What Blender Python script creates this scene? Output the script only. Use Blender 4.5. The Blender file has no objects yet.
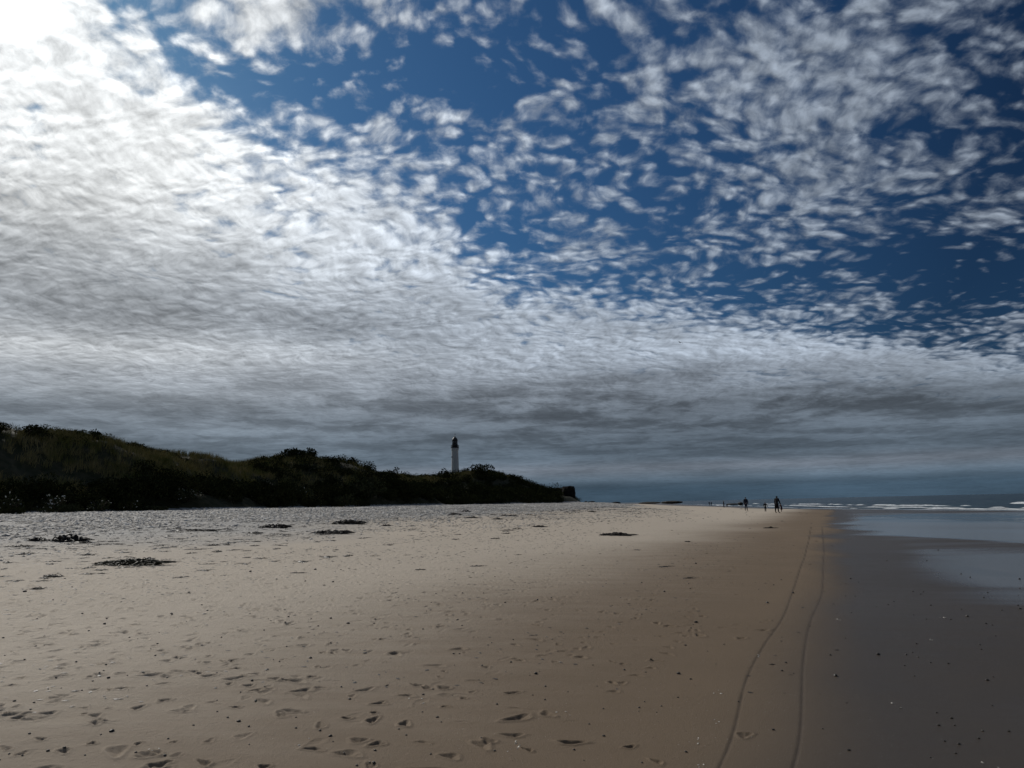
import bpy, math, random
import numpy as np
from mathutils import Vector, Matrix, Euler

scene = bpy.context.scene
R = math.radians

# ------------------------------------------------------------------ camera
EYE = 1.62
cam_data = bpy.data.cameras.new('camera')
cam = bpy.data.objects.new('camera', cam_data)
scene.collection.objects.link(cam)
cam_data.sensor_width = 36.0
cam_data.lens = 36.0 * 769.0 / 1024.0
cam_data.clip_start = 0.05
cam_data.clip_end = 30000.0
cam.matrix_world = (Matrix.Translation((0, 0, EYE)) @ Matrix.Rotation(R(90 + 8.94), 4, 'X')
                    @ Matrix.Rotation(R(-1.31), 4, 'Z'))
scene.camera = cam

# ------------------------------------------------------------------ node helper
class S:
    """a shader socket with arithmetic"""
    def __init__(self, nt, s): self.nt, self.s = nt, s
    def _m(self, op, *a, clamp=False):
        n = self.nt.nodes.new('ShaderNodeMath'); n.operation = op; n.use_clamp = clamp
        for i, v in enumerate((self,) + a):
            if isinstance(v, S): self.nt.links.new(v.s, n.inputs[i])
            else: n.inputs[i].default_value = v
        return S(self.nt, n.outputs[0])
    def __add__(self, o): return self._m('ADD', o)
    __radd__ = __add__
    def __mul__(self, o): return self._m('MULTIPLY', o)
    __rmul__ = __mul__
    def __sub__(self, o): return self._m('SUBTRACT', o)
    def __rsub__(self, o): return (self * -1.0) + o
    def __truediv__(self, o): return self._m('DIVIDE', o)
    def pow(self, p): return self._m('POWER', p)
    def max(self, o): return self._m('MAXIMUM', o)
    def min(self, o): return self._m('MINIMUM', o)
    def smax(self, o, k): return self._m('SMOOTH_MAX', o, k)
    def exp(self): return self._m('EXPONENT')
    def abs(self): return self._m('ABSOLUTE')
    def step(self, a, b, o0=0.0, o1=1.0):
        n = self.nt.nodes.new('ShaderNodeMapRange'); n.interpolation_type = 'SMOOTHSTEP'
        for i, v in enumerate((self, a, b, o0, o1)):
            if isinstance(v, S): self.nt.links.new(v.s, n.inputs[i])
            else: n.inputs[i].default_value = v
        return S(self.nt, n.outputs[0])
    def lin(self, a, b, o0=0.0, o1=1.0):
        r = self.step(a, b, o0, o1); r.s.node.interpolation_type = 'LINEAR'; return r
    def gauss(self, c, w):
        t = (self - c) / w
        return (t * t * -1.0).exp()

def xyz(nt, x, y, z=0.0):
    n = nt.nodes.new('ShaderNodeCombineXYZ')
    for i, v in enumerate((x, y, z)):
        if isinstance(v, S): nt.links.new(v.s, n.inputs[i])
        else: n.inputs[i].default_value = v
    return S(nt, n.outputs[0])

def sep(nt, v):
    n = nt.nodes.new('ShaderNodeSeparateXYZ'); nt.links.new(v.s, n.inputs[0])
    return [S(nt, n.outputs[i]) for i in range(3)]

def noise(nt, v, scale, detail=3.0, rough=0.5, lac=2.0, dist=0.0, out=0):
    n = nt.nodes.new('ShaderNodeTexNoise'); nt.links.new(v.s, n.inputs['Vector'])
    n.inputs['Scale'].default_value = scale; n.inputs['Detail'].default_value = detail
    n.inputs['Roughness'].default_value = rough; n.inputs['Lacunarity'].default_value = lac
    n.inputs['Distortion'].default_value = dist
    return S(nt, n.outputs[out])

def voro(nt, v, scale, smooth=0.6, rnd=1.0, feature='SMOOTH_F1'):
    n = nt.nodes.new('ShaderNodeTexVoronoi'); nt.links.new(v.s, n.inputs['Vector'])
    n.feature = feature
    n.inputs['Scale'].default_value = scale; n.inputs['Randomness'].default_value = rnd
    if feature == 'SMOOTH_F1': n.inputs['Smoothness'].default_value = smooth
    return S(nt, n.outputs['Distance'])

def mix(nt, f, a, b, blend='MIX'):
    n = nt.nodes.new('ShaderNodeMix'); n.data_type = 'RGBA'; n.blend_type = blend
    n.clamp_factor = True
    for i, v in ((0, f), (6, a), (7, b)):
        if isinstance(v, S): nt.links.new(v.s, n.inputs[i])
        elif isinstance(v, (int, float)): n.inputs[i].default_value = v
        else: n.inputs[i].default_value = (*v, 1.0)
    return S(nt, n.outputs[2])

def ramp(nt, f, pts, interp='EASE'):
    n = nt.nodes.new('ShaderNodeValToRGB'); nt.links.new(f.s, n.inputs[0])
    cr = n.color_ramp; cr.interpolation = interp
    while len(cr.elements) < len(pts): cr.elements.new(0.5)
    for e, (p, c) in zip(cr.elements, pts):
        e.position = p
        e.color = (c, c, c, 1.0) if isinstance(c, (int, float)) else (*c, 1.0)
    return S(nt, n.outputs[0])

# ------------------------------------------------------------------ sky
SUN_AZ, SUN_EL = -35.3, 31.2          # degrees from +Y towards +X, and above the horizon
sun_dir = Vector((math.sin(R(SUN_AZ)) * math.cos(R(SUN_EL)), math.cos(R(SUN_AZ)) * math.cos(R(SUN_EL)), math.sin(R(SUN_EL))))

world = bpy.data.worlds.new('World'); scene.world = world; world.use_nodes = True
nt = world.node_tree; nt.nodes.clear()
tc = nt.nodes.new('ShaderNodeTexCoord')
d = S(nt, tc.outputs['Generated'])
dx, dy, dz = sep(nt, d)
el = dz.max(0.0)
k = el + 0.03
X, Y = dx / k, dy / k                  # the cloud layer seen as a plane overhead
P = xyz(nt, X, Y)
cs = (dx * sun_dir.x + dy * sun_dir.y + dz * sun_dir.z).max(0.0)

# the puffs have height as well as breadth, so they flatten less towards the horizon than a thin sheet would
rad = (X * X + Y * Y).pow(0.5)
tk = (rad * 0.5).pow(-0.38)
XT, YT = X * tk, Y * tk
# gentle warp of the layer
w1 = noise(nt, P, 1.3, 3, 0.55); w2 = noise(nt, xyz(nt, X + 7.3, Y + 2.1), 1.3, 3, 0.55)
w3 = noise(nt, xyz(nt, XT, YT), 7.0, 3, 0.6); w4 = noise(nt, xyz(nt, XT + 3.3, YT + 9.1), 7.0, 3, 0.6)
Xw = XT + (w1 - 0.5) * 0.22 + (w3 - 0.5) * 0.045
Yw = YT + (w2 - 0.5) * 0.22 + (w4 - 0.5) * 0.045
# billows run in bands along the edge of the deck
U = Xw * 0.70 + Yw * 0.71
V = Xw * -0.71 + Yw * 0.70
PW = xyz(nt, Xw, Yw)
PB = xyz(nt, Xw * 0.80 - Yw * 0.12, Yw * 1.08)

# signed distance to the edge of the cloud deck (positive inside)
d1 = (X + 0.715) * -0.915 + (Y - 1.605) * 0.4036
d2 = (X - 0.936) * -0.409 + (Y - 3.76) * 0.9126
ed = d1.smax(d2, 0.35)
ed = ed + (w1 - 0.5) * 0.28 + (w3 - 0.5) * 0.12

# cloudlets: cells plus fractal detail
fine0 = noise(nt, PB, 24.0, 3, 0.6)
cell = voro(nt, xyz(nt, Xw * 0.80 - Yw * 0.12 + (fine0 - 0.5) * 0.03, Yw * 1.08 + (w4 - 0.5) * 0.03), 24.0, 0.6)
cellL = 1.0 - cell * 1.35
fb = noise(nt, PW, 13.0, 7, 0.56)
grp = noise(nt, xyz(nt, Xw + 4.7, Yw * 1.0 + 3.1), 2.6, 3, 0.5)
fine = noise(nt, PB, 38.0, 6, 0.62)
den = cellL * 0.36 + fb * 0.95 + (grp - 0.5) * 0.85 + (fine - 0.5) * 0.20
# clear and filled places of the real sky
def spot(x, y, wx, wy, a):
    return ((((X - x) / wx) * ((X - x) / wx) + ((Y - y) / wy) * ((Y - y) / wy)) * -1.0).exp() * a
bias = (spot(-0.90, 1.22, 0.16, 0.16, 0.5) + spot(-0.60, 1.66, 0.07, 0.14, -0.16) + spot(-0.36, 1.95, 0.12, 0.3, -0.05) + spot(-0.08, 2.45, 0.16, 0.42, -0.12)
        + spot(-0.37, 1.60, 0.35, 0.07, -0.14) + spot(-0.02, 1.50, 0.14, 0.20, -0.10) + spot(-0.40, 1.36, 0.20, 0.12, 0.22)
        + spot(0.20, 1.62, 0.07, 0.16, -0.16) + spot(2.1, 3.0, 0.7, 0.35, -0.20) + spot(0.60, 1.7, 0.45, 0.35, 0.10)
        + spot(0.55, 2.5, 0.45, 0.6, 0.05) + spot(1.3, 1.55, 0.3, 0.5, -0.08) + spot(1.25, 2.2, 0.4, 0.35, 0.06) + spot(1.9, 3.8, 0.9, 0.25, -0.10) + spot(-0.63, 1.32, 0.07, 0.1, -0.06))
deck = ed.step(-0.30, 0.34)
deckin = ed.step(0.25, 1.4)
den2 = den + bias + deck * 0.46
alpha = den2.step(0.455, 0.95)
alpha = (alpha * 0.93 + deck.max(0.0) * 0.05).min(1.0)
far = el.step(0.02, 0.10)
alpha = alpha * (1.0 - (1.0 - deck) * cs.lin(0.5, 0.9, 0.22, 0.05))
alpha = alpha.max(deckin * 0.99)
alpha = alpha * far + (1.0 - far) * (deck * 0.4 + 0.59)   # far rows merge into one sheet
core = den2.step(0.80, 1.55)

# light through the deck
deep = ed.step(0.0, 1.5)
far2 = el.step(0.06, 0.2)
ripA = noise(nt, xyz(nt, Xw * 0.9 + Yw * 0.15, Yw * 0.85), 2.8, 7, 0.62)
ripB = noise(nt, xyz(nt, X * 0.8, Y * 1.0), 1.1, 4, 0.5)
ripC = noise(nt, xyz(nt, Xw, Yw * 0.65), 10.0, 6, 0.6)
rel = noise(nt, xyz(nt, Xw + 0.009, Yw - 0.012), 13.0, 7, 0.56)
edge_light = (fb - rel) * 2.2
thick = ripA * 0.62 + ripB * 0.66 + (ripC - 0.5) * 0.35 - 0.14
dark = thick.step(0.38, 0.62)

glow = cs.pow(7.0) * 0.30 + cs.pow(60.0) * 0.05 + cs.pow(1500.0) * 2.0
base = glow + 0.36 + ed.gauss(0.25, 0.7) * (0.10 + cs.pow(5.0) * 0.30)
# elevation bands of the deck towards the horizon (sine of elevation)
wob = (noise(nt, xyz(nt, dx, dz * 6.0), 3.0, 4, 0.6) - 0.5) * 0.035
eb = (el + wob * el.step(0.02, 0.14)).lin(0.0, 0.36)
band = ramp(nt, eb, [(0.0, 0.27), (0.055, 0.27), (0.085, 0.50), (0.12, 0.55), (0.17, 0.42), (0.30, 0.58),
                     (0.42, 0.84), (0.52, 1.12), (0.64, 0.80), (1.0, 1.0)])
bandmix = band * deck + (1.0 - deck)
shade = 1.08 - dark * (0.14 + 0.50 * deep) * (1.0 - cs.pow(8.0) * 0.75) * el.step(0.0, 0.13) * (1.0 - el.gauss(0.185, 0.028) * 0.6)
lown = noise(nt, xyz(nt, dx * 1.0, dy * 1.0, el * 6.5), 3.6, 4, 0.5)
lowk = 1.0 - el.step(0.03, 0.17)
lum = base * bandmix * shade * (edge_light * (0.15 + 0.85 * el.step(0.05, 0.2)) + 1.0) * (1.0 + (lown - 0.5) * 2.0 * lowk) * (0.74 + 0.22 * (1.0 - core) + (ripC - 0.5) * (0.05 + 0.45 * far2) + (cellL - 0.45) * 0.50 * el.step(0.05, 0.25))
lum = lum.max(0.01)
warm = mix(nt, (cs.pow(8.0) * 1.2) * band, (0.81, 0.94, 1.12), (0.975, 1.0, 1.005))
low = mix(nt, el.step(0.0, 0.17), (0.76, 0.92, 1.02), (1.0, 1.0, 1.0))
low = mix(nt, el.step(0.012, 0.034), (0.60, 0.87, 1.06), low)
peach = el.gauss(0.043, 0.009)
low = mix(nt, peach * 0.6, low, (1.02, 0.98, 0.98))
ccol = mix(nt, 1.0, mix(nt, 1.0, warm, low, 'MULTIPLY'), xyz(nt, lum, lum, lum), 'MULTIPLY')

sky = nt.nodes.new('ShaderNodeTexSky'); sky.sky_type = 'NISHITA'; sky.sun_disc = False
sky.sun_elevation = R(SUN_EL); sky.sun_rotation = R(SUN_AZ)
sky.altitude = 0; sky.air_density = 1.0; sky.dust_density = 0.35; sky.ozone_density = 2.0
SKY = 0.05
fall = cs.lin(0.45, 1.0, 0.30, 0.95)
bl = mix(nt, 1.0, S(nt, sky.outputs[0]), xyz(nt, fall * 0.32, fall * 0.66, fall.pow(0.9) * 0.94), 'MULTIPLY')
cl = mix(nt, 1.0, ccol, (1.0 / SKY,) * 3, 'MULTIPLY')
fin = mix(nt, alpha, bl, cl)
fin.s.node.clamp_result = False
bg = nt.nodes.new('ShaderNodeBackground'); bg.inputs['Strength'].default_value = SKY
nt.links.new(fin.s, bg.inputs['Color'])
ow = nt.nodes.new('ShaderNodeOutputWorld'); nt.links.new(bg.outputs[0], ow.inputs[0])
world.cycles.sampling_method = 'MANUAL'; world.cycles.sample_map_resolution = 1024

# ------------------------------------------------------------------ sun
sd = bpy.data.lights.new('sun', 'SUN'); sd.energy = 2.4; sd.angle = R(1.5); sd.color = (1.0, 0.95, 0.87)
sun = bpy.data.objects.new('sun', sd); scene.collection.objects.link(sun)
sun.rotation_euler = (-sun_dir).to_track_quat('-Z', 'Y').to_euler()

vs = scene.view_settings
scene.display_settings.display_device = 'sRGB'
vs.view_transform = 'Standard'; vs.look = 'None'; vs.exposure = 0.0; vs.gamma = 1.0; vs.use_curve_mapping = False
scene.cycles.max_bounces = 6; scene.cycles.use_denoising = True
# ------------------------------------------------------------------ object helpers
rng = np.random.default_rng(7)
random.seed(7)

def tag(o, label=None, cat=None, group=None, kind=None):
    if label: o['label'] = label
    if cat: o['category'] = cat
    if group: o['group'] = group
    if kind: o['kind'] = kind
    return o

def link(o, parent=None):
    scene.collection.objects.link(o)
    if parent is not None: o.parent = parent
    return o

def empty(name, loc, rz=0.0):
    o = bpy.data.objects.new(name, None); o.empty_display_size = 0.2
    o.location = loc; o.rotation_euler.z = rz
    return link(o)

def np_mesh(name, v, f, m, smooth=True, attrs=None):
    """v (n,3), f (m,3 or 4) -> mesh datablock"""
    me = bpy.data.meshes.new(name)
    v = np.asarray(v, np.float32); f = np.asarray(f, np.int32)
    k = f.shape[1]
    me.vertices.add(len(v)); me.vertices.foreach_set('co', v.ravel())
    me.loops.add(f.size); me.loops.foreach_set('vertex_index', f.ravel())
    me.polygons.add(len(f)); me.polygons.foreach_set('loop_start', np.arange(0, f.size, k, dtype=np.int32))
    me.polygons.foreach_set('use_smooth', np.full(len(f), smooth))
    me.update(calc_edges=True)
    for an, av in (attrs or {}).items():
        a = me.attributes.new(an, 'FLOAT', 'POINT'); a.data.foreach_set('value', np.asarray(av, np.float32))
    if m: me.materials.append(m)
    return me

def np_obj(name, v, f, m, smooth=True, attrs=None, parent=None):
    return link(bpy.data.objects.new(name, np_mesh(name, v, f, m, smooth, attrs)), parent)

class MB:
    """collects simple shapes, builds ONE mesh object"""
    def __init__(self): self.v, self.f = [], []
    def add(self, vs, fs):
        n = len(self.v); self.v += [tuple(p) for p in vs]; self.f += [tuple(i + n for i in q) for q in fs]
    def lathe(self, prof, seg=24, c=(0, 0, 0), wob=0.0):
        vs, fs = [], []
        for r, z in prof:
            for i in range(seg):
                a = 2 * math.pi * i / seg; rr = r * (1 + random.uniform(-wob, wob))
                vs.append((c[0] + rr * math.cos(a), c[1] + rr * math.sin(a), c[2] + z))
        for j in range(len(prof) - 1):
            for i in range(seg):
                a, b = j * seg + i, j * seg + (i + 1) % seg
                fs.append((a, b, b + seg, a + seg))
        fs.append(tuple(reversed(range(seg)))); fs.append(tuple(range((len(prof) - 1) * seg, len(prof) * seg)))
        self.add(vs, fs)
    def box(self, c, s, rz=0.0, taper=1.0):
        vs = []
        for z, t in ((-0.5, 1.0), (0.5, taper)):
            for x, y in ((-.5, -.5), (.5, -.5), (.5, .5), (-.5, .5)):
                X_, Y_ = x * s[0] * t, y * s[1] * t
                vs.append((c[0] + X_ * math.cos(rz) - Y_ * math.sin(rz), c[1] + X_ * math.sin(rz) + Y_ * math.cos(rz), c[2] + z * s[2]))
        self.add(vs, [(3, 2, 1, 0), (4, 5, 6, 7), (0, 1, 5, 4), (1, 2, 6, 5), (2, 3, 7, 6), (3, 0, 4, 7)])
    def tube(self, pts, rad, seg=6):
        pts = [Vector(p) for p in pts]; rad = rad if isinstance(rad, (list, tuple)) else [rad] * len(pts)
        vs, fs = [], []
        for i, p in enumerate(pts):
            t = (pts[min(i + 1, len(pts) - 1)] - pts[max(i - 1, 0)]).normalized()
            a = t.orthogonal().normalized(); b = t.cross(a)
            if i and a.dot(pa) < 0: a, b = -a, -b
            pa = a
            for q in range(seg):
                w = 2 * math.pi * q / seg
                vs.append(p + a * math.cos(w) * rad[i] + b * math.sin(w) * rad[i])
        for j in range(len(pts) - 1):
            for i in range(seg):
                x, y = j * seg + i, j * seg + (i + 1) % seg
                fs.append((x, y, y + seg, x + seg))
        fs.append(tuple(reversed(range(seg)))); fs.append(tuple(range((len(pts) - 1) * seg, len(pts) * seg)))
        self.add(vs, fs)
    def mesh(self, name, m, smooth=False):
        me = bpy.data.meshes.new(name); me.from_pydata(self.v, [], self.f); me.materials.append(m)
        if smooth: me.shade_smooth()
        me.update(); return me
    def build(self, name, m, parent=None, smooth=False):
        return link(bpy.data.objects.new(name, self.mesh(name, m, smooth)), parent)

def mat(name, rough=0.8, spec=0.5):
    m = bpy.data.materials.new(name); m.use_nodes = True
    nt = m.node_tree; b = nt.nodes['Principled BSDF']
    b.inputs['Roughness'].default_value = rough; b.inputs['Specular IOR Level'].default_value = spec
    return m, nt, b

def obj_co(nt, which='Object'):
    return S(nt, nt.nodes.new('ShaderNodeTexCoord').outputs[which])

def pos(nt):
    return S(nt, nt.nodes.new('ShaderNodeNewGeometry').outputs['Position'])

def setc(nt, b, key, s): nt.links.new(s.s, b.inputs[key])

def bump(nt, b, h, strength=0.5, dist=0.02):
    n = nt.nodes.new('ShaderNodeBump'); n.inputs['Strength'].default_value = strength
    n.inputs['Distance'].default_value = dist; nt.links.new(h.s, n.inputs['Height'])
    nt.links.new(n.outputs[0], b.inputs['Normal'])

def simple(name, c0, c1, scale=8.0, rough=0.8, spec=0.5, detail=4, bmp=0.0):
    m, nt, b = mat(name, rough, spec)
    n = noise(nt, pos(nt), scale, detail, 0.6)
    setc(nt, b, 'Base Color', mix(nt, n.step(0.3, 0.7), c0, c1))
    if bmp: bump(nt, b, n, 0.6, bmp)
    return m

# value noise for the modelled ground
def hsh(i, j, s):
    n = (i * 374761393 + j * 668265263 + s * 982451653) & 0x7fffffff
    n = ((n ^ (n >> 13)) * 1274126177) & 0x7fffffff
    return ((n ^ (n >> 16)) & 0xffff) / 65535.0
def vnoise(x, y, s=0):
    xi, yi = np.floor(x).astype(np.int64), np.floor(y).astype(np.int64)
    fx, fy = x - xi, y - yi; fx = fx * fx * (3 - 2 * fx); fy = fy * fy * (3 - 2 * fy)
    a, b_, c, e = hsh(xi, yi, s), hsh(xi + 1, yi, s), hsh(xi, yi + 1, s), hsh(xi + 1, yi + 1, s)
    return (a * (1 - fx) + b_ * fx) * (1 - fy) + (c * (1 - fx) + e * fx) * fy
def fbm(x, y, s=0, o=4, g=0.5):
    t, a, n = 0.0, 1.0, 0.0
    for k_ in range(o):
        t = t + a * vnoise(x * 2 ** k_ + 17.3 * k_, y * 2 ** k_ - 9.1 * k_, s + k_); n += a; a *= g
    return t / n - 0.5
def sm(a, b_, x):
    t = np.clip((x - a) / (b_ - a), 0, 1); return t * t * (3 - 2 * t)

# ------------------------------------------------------------------ lie of the land
AX = R(22.3)                                   # the dune foot and the tracks run along this bearing
def to_uv(x, y): return x * math.sin(AX) + y * math.cos(AX), x * math.cos(AX) - y * math.sin(AX)
def to_xy(u, v): return u * math.sin(AX) + v * math.cos(AX), u * math.cos(AX) - v * math.sin(AX)
DUNE = [(-300, -49), (157, -49), (200, -64), (700, -300), (700, -700), (-300, -700)]
SHX = np.array([110, 78, 68, 67, 65.6, 64, 65, 81, 85, 115, 300, 900.]); SHY = np.array([-300, 20, 70, 101, 130, 155, 188, 273, 323, 500, 1500, 5000.])
CR_U = np.array([-300, 0, 25, 42.9, 44.6, 45.5, 47.4, 48.9, 51.4, 53.6, 58.4, 63.7, 65.9, 69.8, 73.1, 75.8, 78.5, 82.5, 86.8, 91.4, 95.1, 97.8, 103.3, 106.3, 114.4, 123.5, 136.1, 143.3, 151.0, 159.5, 168.7, 179, 198, 300.])
CR_Z = np.array([9, 10.5, 10, 9.5, 8.9, 9.2, 8.5, 8.3, 8.1, 8.0, 7.7, 7.4, 7.2, 7.3, 6.9, 7.1, 7.6, 8.2, 7.8, 7.3, 6.5, 6.3, 6.3, 6.4, 6.1, 6.5, 7.9, 7.8, 7.3, 6.3, 5.2, 4.6, 4.2, 4.5])

def dune_dist(x, y):
    """positive outside the dune belt, negative inside"""
    u, v = to_uv(x, y)
    wig = 1.6 * np.sin(u * 0.19 + 1) + 0.9 * np.sin(u * 0.47) + 2.0 * (vnoise(u * 0.3, u * 0 + 2, 5) - 0.5)
    v = v + wig * sm(180, 60, u)
    inside = -np.full(np.shape(u), 1e9); dist = np.full(np.shape(u), 1e9)
    for (a0, b0), (a1, b1) in zip(DUNE, DUNE[1:] + DUNE[:1]):
        du, dv = a1 - a0, b1 - b0; L = math.hypot(du, dv)
        side = ((u - a0) * -dv + (v - b0) * du) / L           # >0 outside
        inside = np.maximum(inside, side)
        t = np.clip(((u - a0) * du + (v - b0) * dv) / L ** 2, 0, 1)
        dist = np.minimum(dist, np.hypot(u - a0 - t * du, v - b0 - t * dv))
    return np.where(inside > 0, dist, -dist)

def shore_dist(x, y): return (np.interp(y, SHY, SHX) - x) * 0.98

PT = np.array([0, .10, .20, .30, .43, .55, .65, .80, 1.0, 1.1, 1.6]); PZ = np.array([1.80, 1.62, 1.15, .62, .10, .10, -.14, -.40, -.62, -.95, -3.0])
def base_z(x, y):
    dd = dune_dist(x, y); ds = shore_dist(x, y)
    u, v = to_uv(x, y)
    t = np.clip(np.maximum(dd, 0) / np.maximum(np.maximum(dd, 0) + ds, 1.0), 0, 1.6)
    t = np.where(ds < 0, 1 - ds / 60.0, t)
    z = np.interp(t, PT, PZ)
    z = z + 0.10 * fbm(x * 0.06, y * 0.06, 3, 3) * sm(4, 20, np.hypot(x, y))
    q = np.maximum(-dd, 0)
    H = np.interp(u, CR_U, CR_Z) + 0.9 * fbm(u * .35, v * .35, 41, 3) * sm(12, 4, np.abs(q - 15)) 
    rise = 1.3 * sm(0, 3.0, q) + (H - 1.8 - 1.3) * sm(2.5, 15, q) 
    back = sm(17, 60, q) * (H - 5.5)
    zi = 1.80 + rise - back + 1.0 * fbm(u * .12, v * .2, 11, 4) * sm(3, 9, q) * sm(17, 11, q) * 1.0
    return np.where(dd < 0, np.maximum(zi, 1.8), z), dd, ds, t

# pools left on the flat, and the line between damp and wet sand
POOL = np.array([(16.3, 39.5), (23.7, 55.5), (31.8, 69.7), (38.9, 77.9), (46.2, 81.1), (51.5, 79.1), (62, 60), (60, 30), (36, 19), (15.4, 23.0), (15.2, 26.5), (14, 28.5), (14.2, 32.4)])
def poly_sd(x, y, poly):
    d_ = np.full(np.shape(x), 1e9); ins = np.zeros(np.shape(x), bool); n = len(poly)
    for i in range(n):
        x0, y0 = poly[i]; x1, y1 = poly[(i + 1) % n]
        t = np.clip(((x - x0) * (x1 - x0) + (y - y0) * (y1 - y0)) / ((x1 - x0) ** 2 + (y1 - y0) ** 2), 0, 1)
        d_ = np.minimum(d_, np.hypot(x - x0 - t * (x1 - x0), y - y0 - t * (y1 - y0)))
        ins ^= ((y0 > y) != (y1 > y)) & (x < (x1 - x0) * (y - y0) / (y1 - y0 + 1e-9) + x0)
    return np.where(ins, d_, -d_)

# ------------------------------------------------------------------ ground mesh
def radii():
    r, o = [0.35], []
    while r[-1] < 2600:
        q = r[-1]
        st = min(max(q * q / 1250 / 2.2, 0.010), 0.055) if q < 42 else q * 0.0013 * (1 + (q - 42) / 60.0)
        r.append(q + min(st, 90) if q > 2.5 else q + 0.08)
    return np.array(r)
rr = radii()
th = np.concatenate([np.arange(-180, -70, 4.), np.arange(-70, -41, .35), np.arange(-41, 41, .088), np.arange(41, 70, .35), np.arange(70, 180, 4.)])
th = np.radians(th)
NR, NT = len(rr), len(th)
print('ground grid', NR, NT)
GR, GT = np.meshgrid(rr, th, indexing='ij')
GX, GY = GR * np.sin(GT), GR * np.cos(GT)
GZ, DD, DS, TT = base_z(GX, GY)
GU, GV = to_uv(GX, GY)

near = sm(60, 25, GR)
vv = GV + (0.3 + 0.9 * sm(5, 25, GR)) * fbm(GX * .25, GY * .25, 71, 3)
dryness = sm(-0.6, -9.5, vv + 2.0 * fbm(GX * .15, GY * .1, 23, 4))
wetline = sm(-1.0, 0.25, vv + (.25 + .6 * sm(6, 25, GR)) * fbm(GX * .9, GY * .35, 99, 4))
wetline = np.maximum(wetline, sm(.74, .86, TT))
flat = 1 - sm(-0.5, 1.5, GV)
# soft swells, wind ripples and tussled sand on the dry side
GZ += near * (0.016 * fbm(GX * 1.1, GY * 1.1, 31, 4) + 0.030 * fbm(GX * .45, GY * .45, 51, 2)) * (0.25 + 0.75 * dryness) * flat * np.where(DD > 0, 1, 0)
GZ += near * 0.010 * fbm(GX * 5, GY * 5, 91, 3) * dryness * flat
GZ += sm(70, 40, GR) * 0.07 * np.abs(fbm(GX * .6, GY * .6, 61, 4)) * dryness * sm(0.33, 0.2, TT)
# shingle bank lumps
GZ += 0.10 * fbm(GX * .5, GY * .5, 13, 4) * sm(.30, .12, TT) * np.where(DD > 0, 1, 0)
# faint ripples on the wet flat
GZ += near * 0.004 * fbm(GU * 1.2, GV * 3.5, 17, 3) * (1 - flat)

def stamp(cx, cy, reach, fn):
    """apply fn(dx, dy) -> dz to the grid points within reach of (cx, cy)"""
    r0 = math.hypot(cx, cy); t0 = math.atan2(cx, cy)
    i0, i1 = np.searchsorted(rr, [r0 - reach, r0 + reach])
    w = math.asin(min(reach / max(r0, reach * 1.01), 1.0))
    j0, j1 = np.searchsorted(th, [t0 - w, t0 + w])
    if i1 <= i0 or j1 <= j0: return
    GZ[i0:i1, j0:j1] += fn(GX[i0:i1, j0:j1] - cx, GY[i0:i1, j0:j1] - cy)

def footprint(cx, cy, ang, L=0.27, W=0.10, dep=0.018):
    ca, sa = math.cos(ang), math.sin(ang); tw = random.uniform(-.3, .3)
    toe = random.uniform(0.6, 1.2); heel = random.uniform(0.6, 1.2); ph = random.uniform(0, 9)
    def fn(dx_, dy_):
        a = dx_ * sa + dy_ * ca; b_ = dx_ * ca - dy_ * sa + tw * a * a
        wl = W * (0.40 + 0.12 * np.sin(a / L * 5 + 1.0))
        q = np.hypot(a / (L * 0.52), b_ / wl)
        q = q + 0.18 * np.sin(a * 40 + ph) * np.cos(b_ * 55 + ph)
        inner = -dep * (1 - sm(0.55, 1.05, q)) * np.where(a > 0, toe, heel)
        rim = dep * 0.38 * np.exp(-((q - 1.25) / 0.28) ** 2) * (1 + 0.5 * np.sin(np.arctan2(a, b_) * 3 + ph))
        rg_ = fbm((dx_ + cx) * 26, (dy_ + cy) * 26, 7, 3)
        return inner * (1.0 + 1.6 * rg_) + rim + dep * .5 * rg_ * (1 - sm(1.0, 1.5, q))
    stamp(cx, cy, L * 0.9, fn)

def scuff(cx, cy, s, dep):
    an = random.uniform(0, 3.14); st = random.uniform(1.0, 2.4); ph = random.uniform(0, 9)
    ca, sa = math.cos(an), math.sin(an)
    def fn(dx_, dy_):
        a = (dx_ * sa + dy_ * ca) / st; b_ = dx_ * ca - dy_ * sa
        q = np.hypot(a, b_) / s + 0.25 * np.sin(np.arctan2(a, b_) * 3 + ph)
        return -dep * np.exp(-q * q * 1.6) + dep * 0.45 * np.exp(-((q - 1.35) / 0.35) ** 2)
    stamp(cx, cy, s * st * 2.2, fn)

# walkers' trails along the dry sand
for k_ in range(110):
    y0 = random.uniform(3.5, 9) if k_ < 26 else random.uniform(8, 22); x0 = random.uniform(-12, -0.5) if k_ < 26 else random.uniform(-22, 1)
    a = AX + random.gauss(0, .35) + (random.choice((-1.0, 0.9)) if random.random() < .25 else 0); n = random.randint(6, 34); side = 1
    x_, y_ = x0, y0; stp = random.uniform(.55, .75); dp = random.uniform(.004, .010); sz = random.choice((.75, .65, .55, .5, .45))
    for i in range(n):
        a += random.gauss(0, .03); x_ += stp * sz * math.sin(a); y_ += stp * sz * math.cos(a); side = -side
        px_, py_ = x_ + side * .09 * math.cos(a), y_ - side * .09 * math.sin(a)
        u_, v_ = to_uv(px_, py_)
        if py_ < 2.5 or v_ > -1.2 or v_ > -2.5 and random.random() < .6: continue
        footprint(px_, py_, a + random.gauss(0, .1), .27 * sz, .10 * sz, dp * random.uniform(.6, 1.2) * (0.55 if v_ > -4 else 1))
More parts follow.
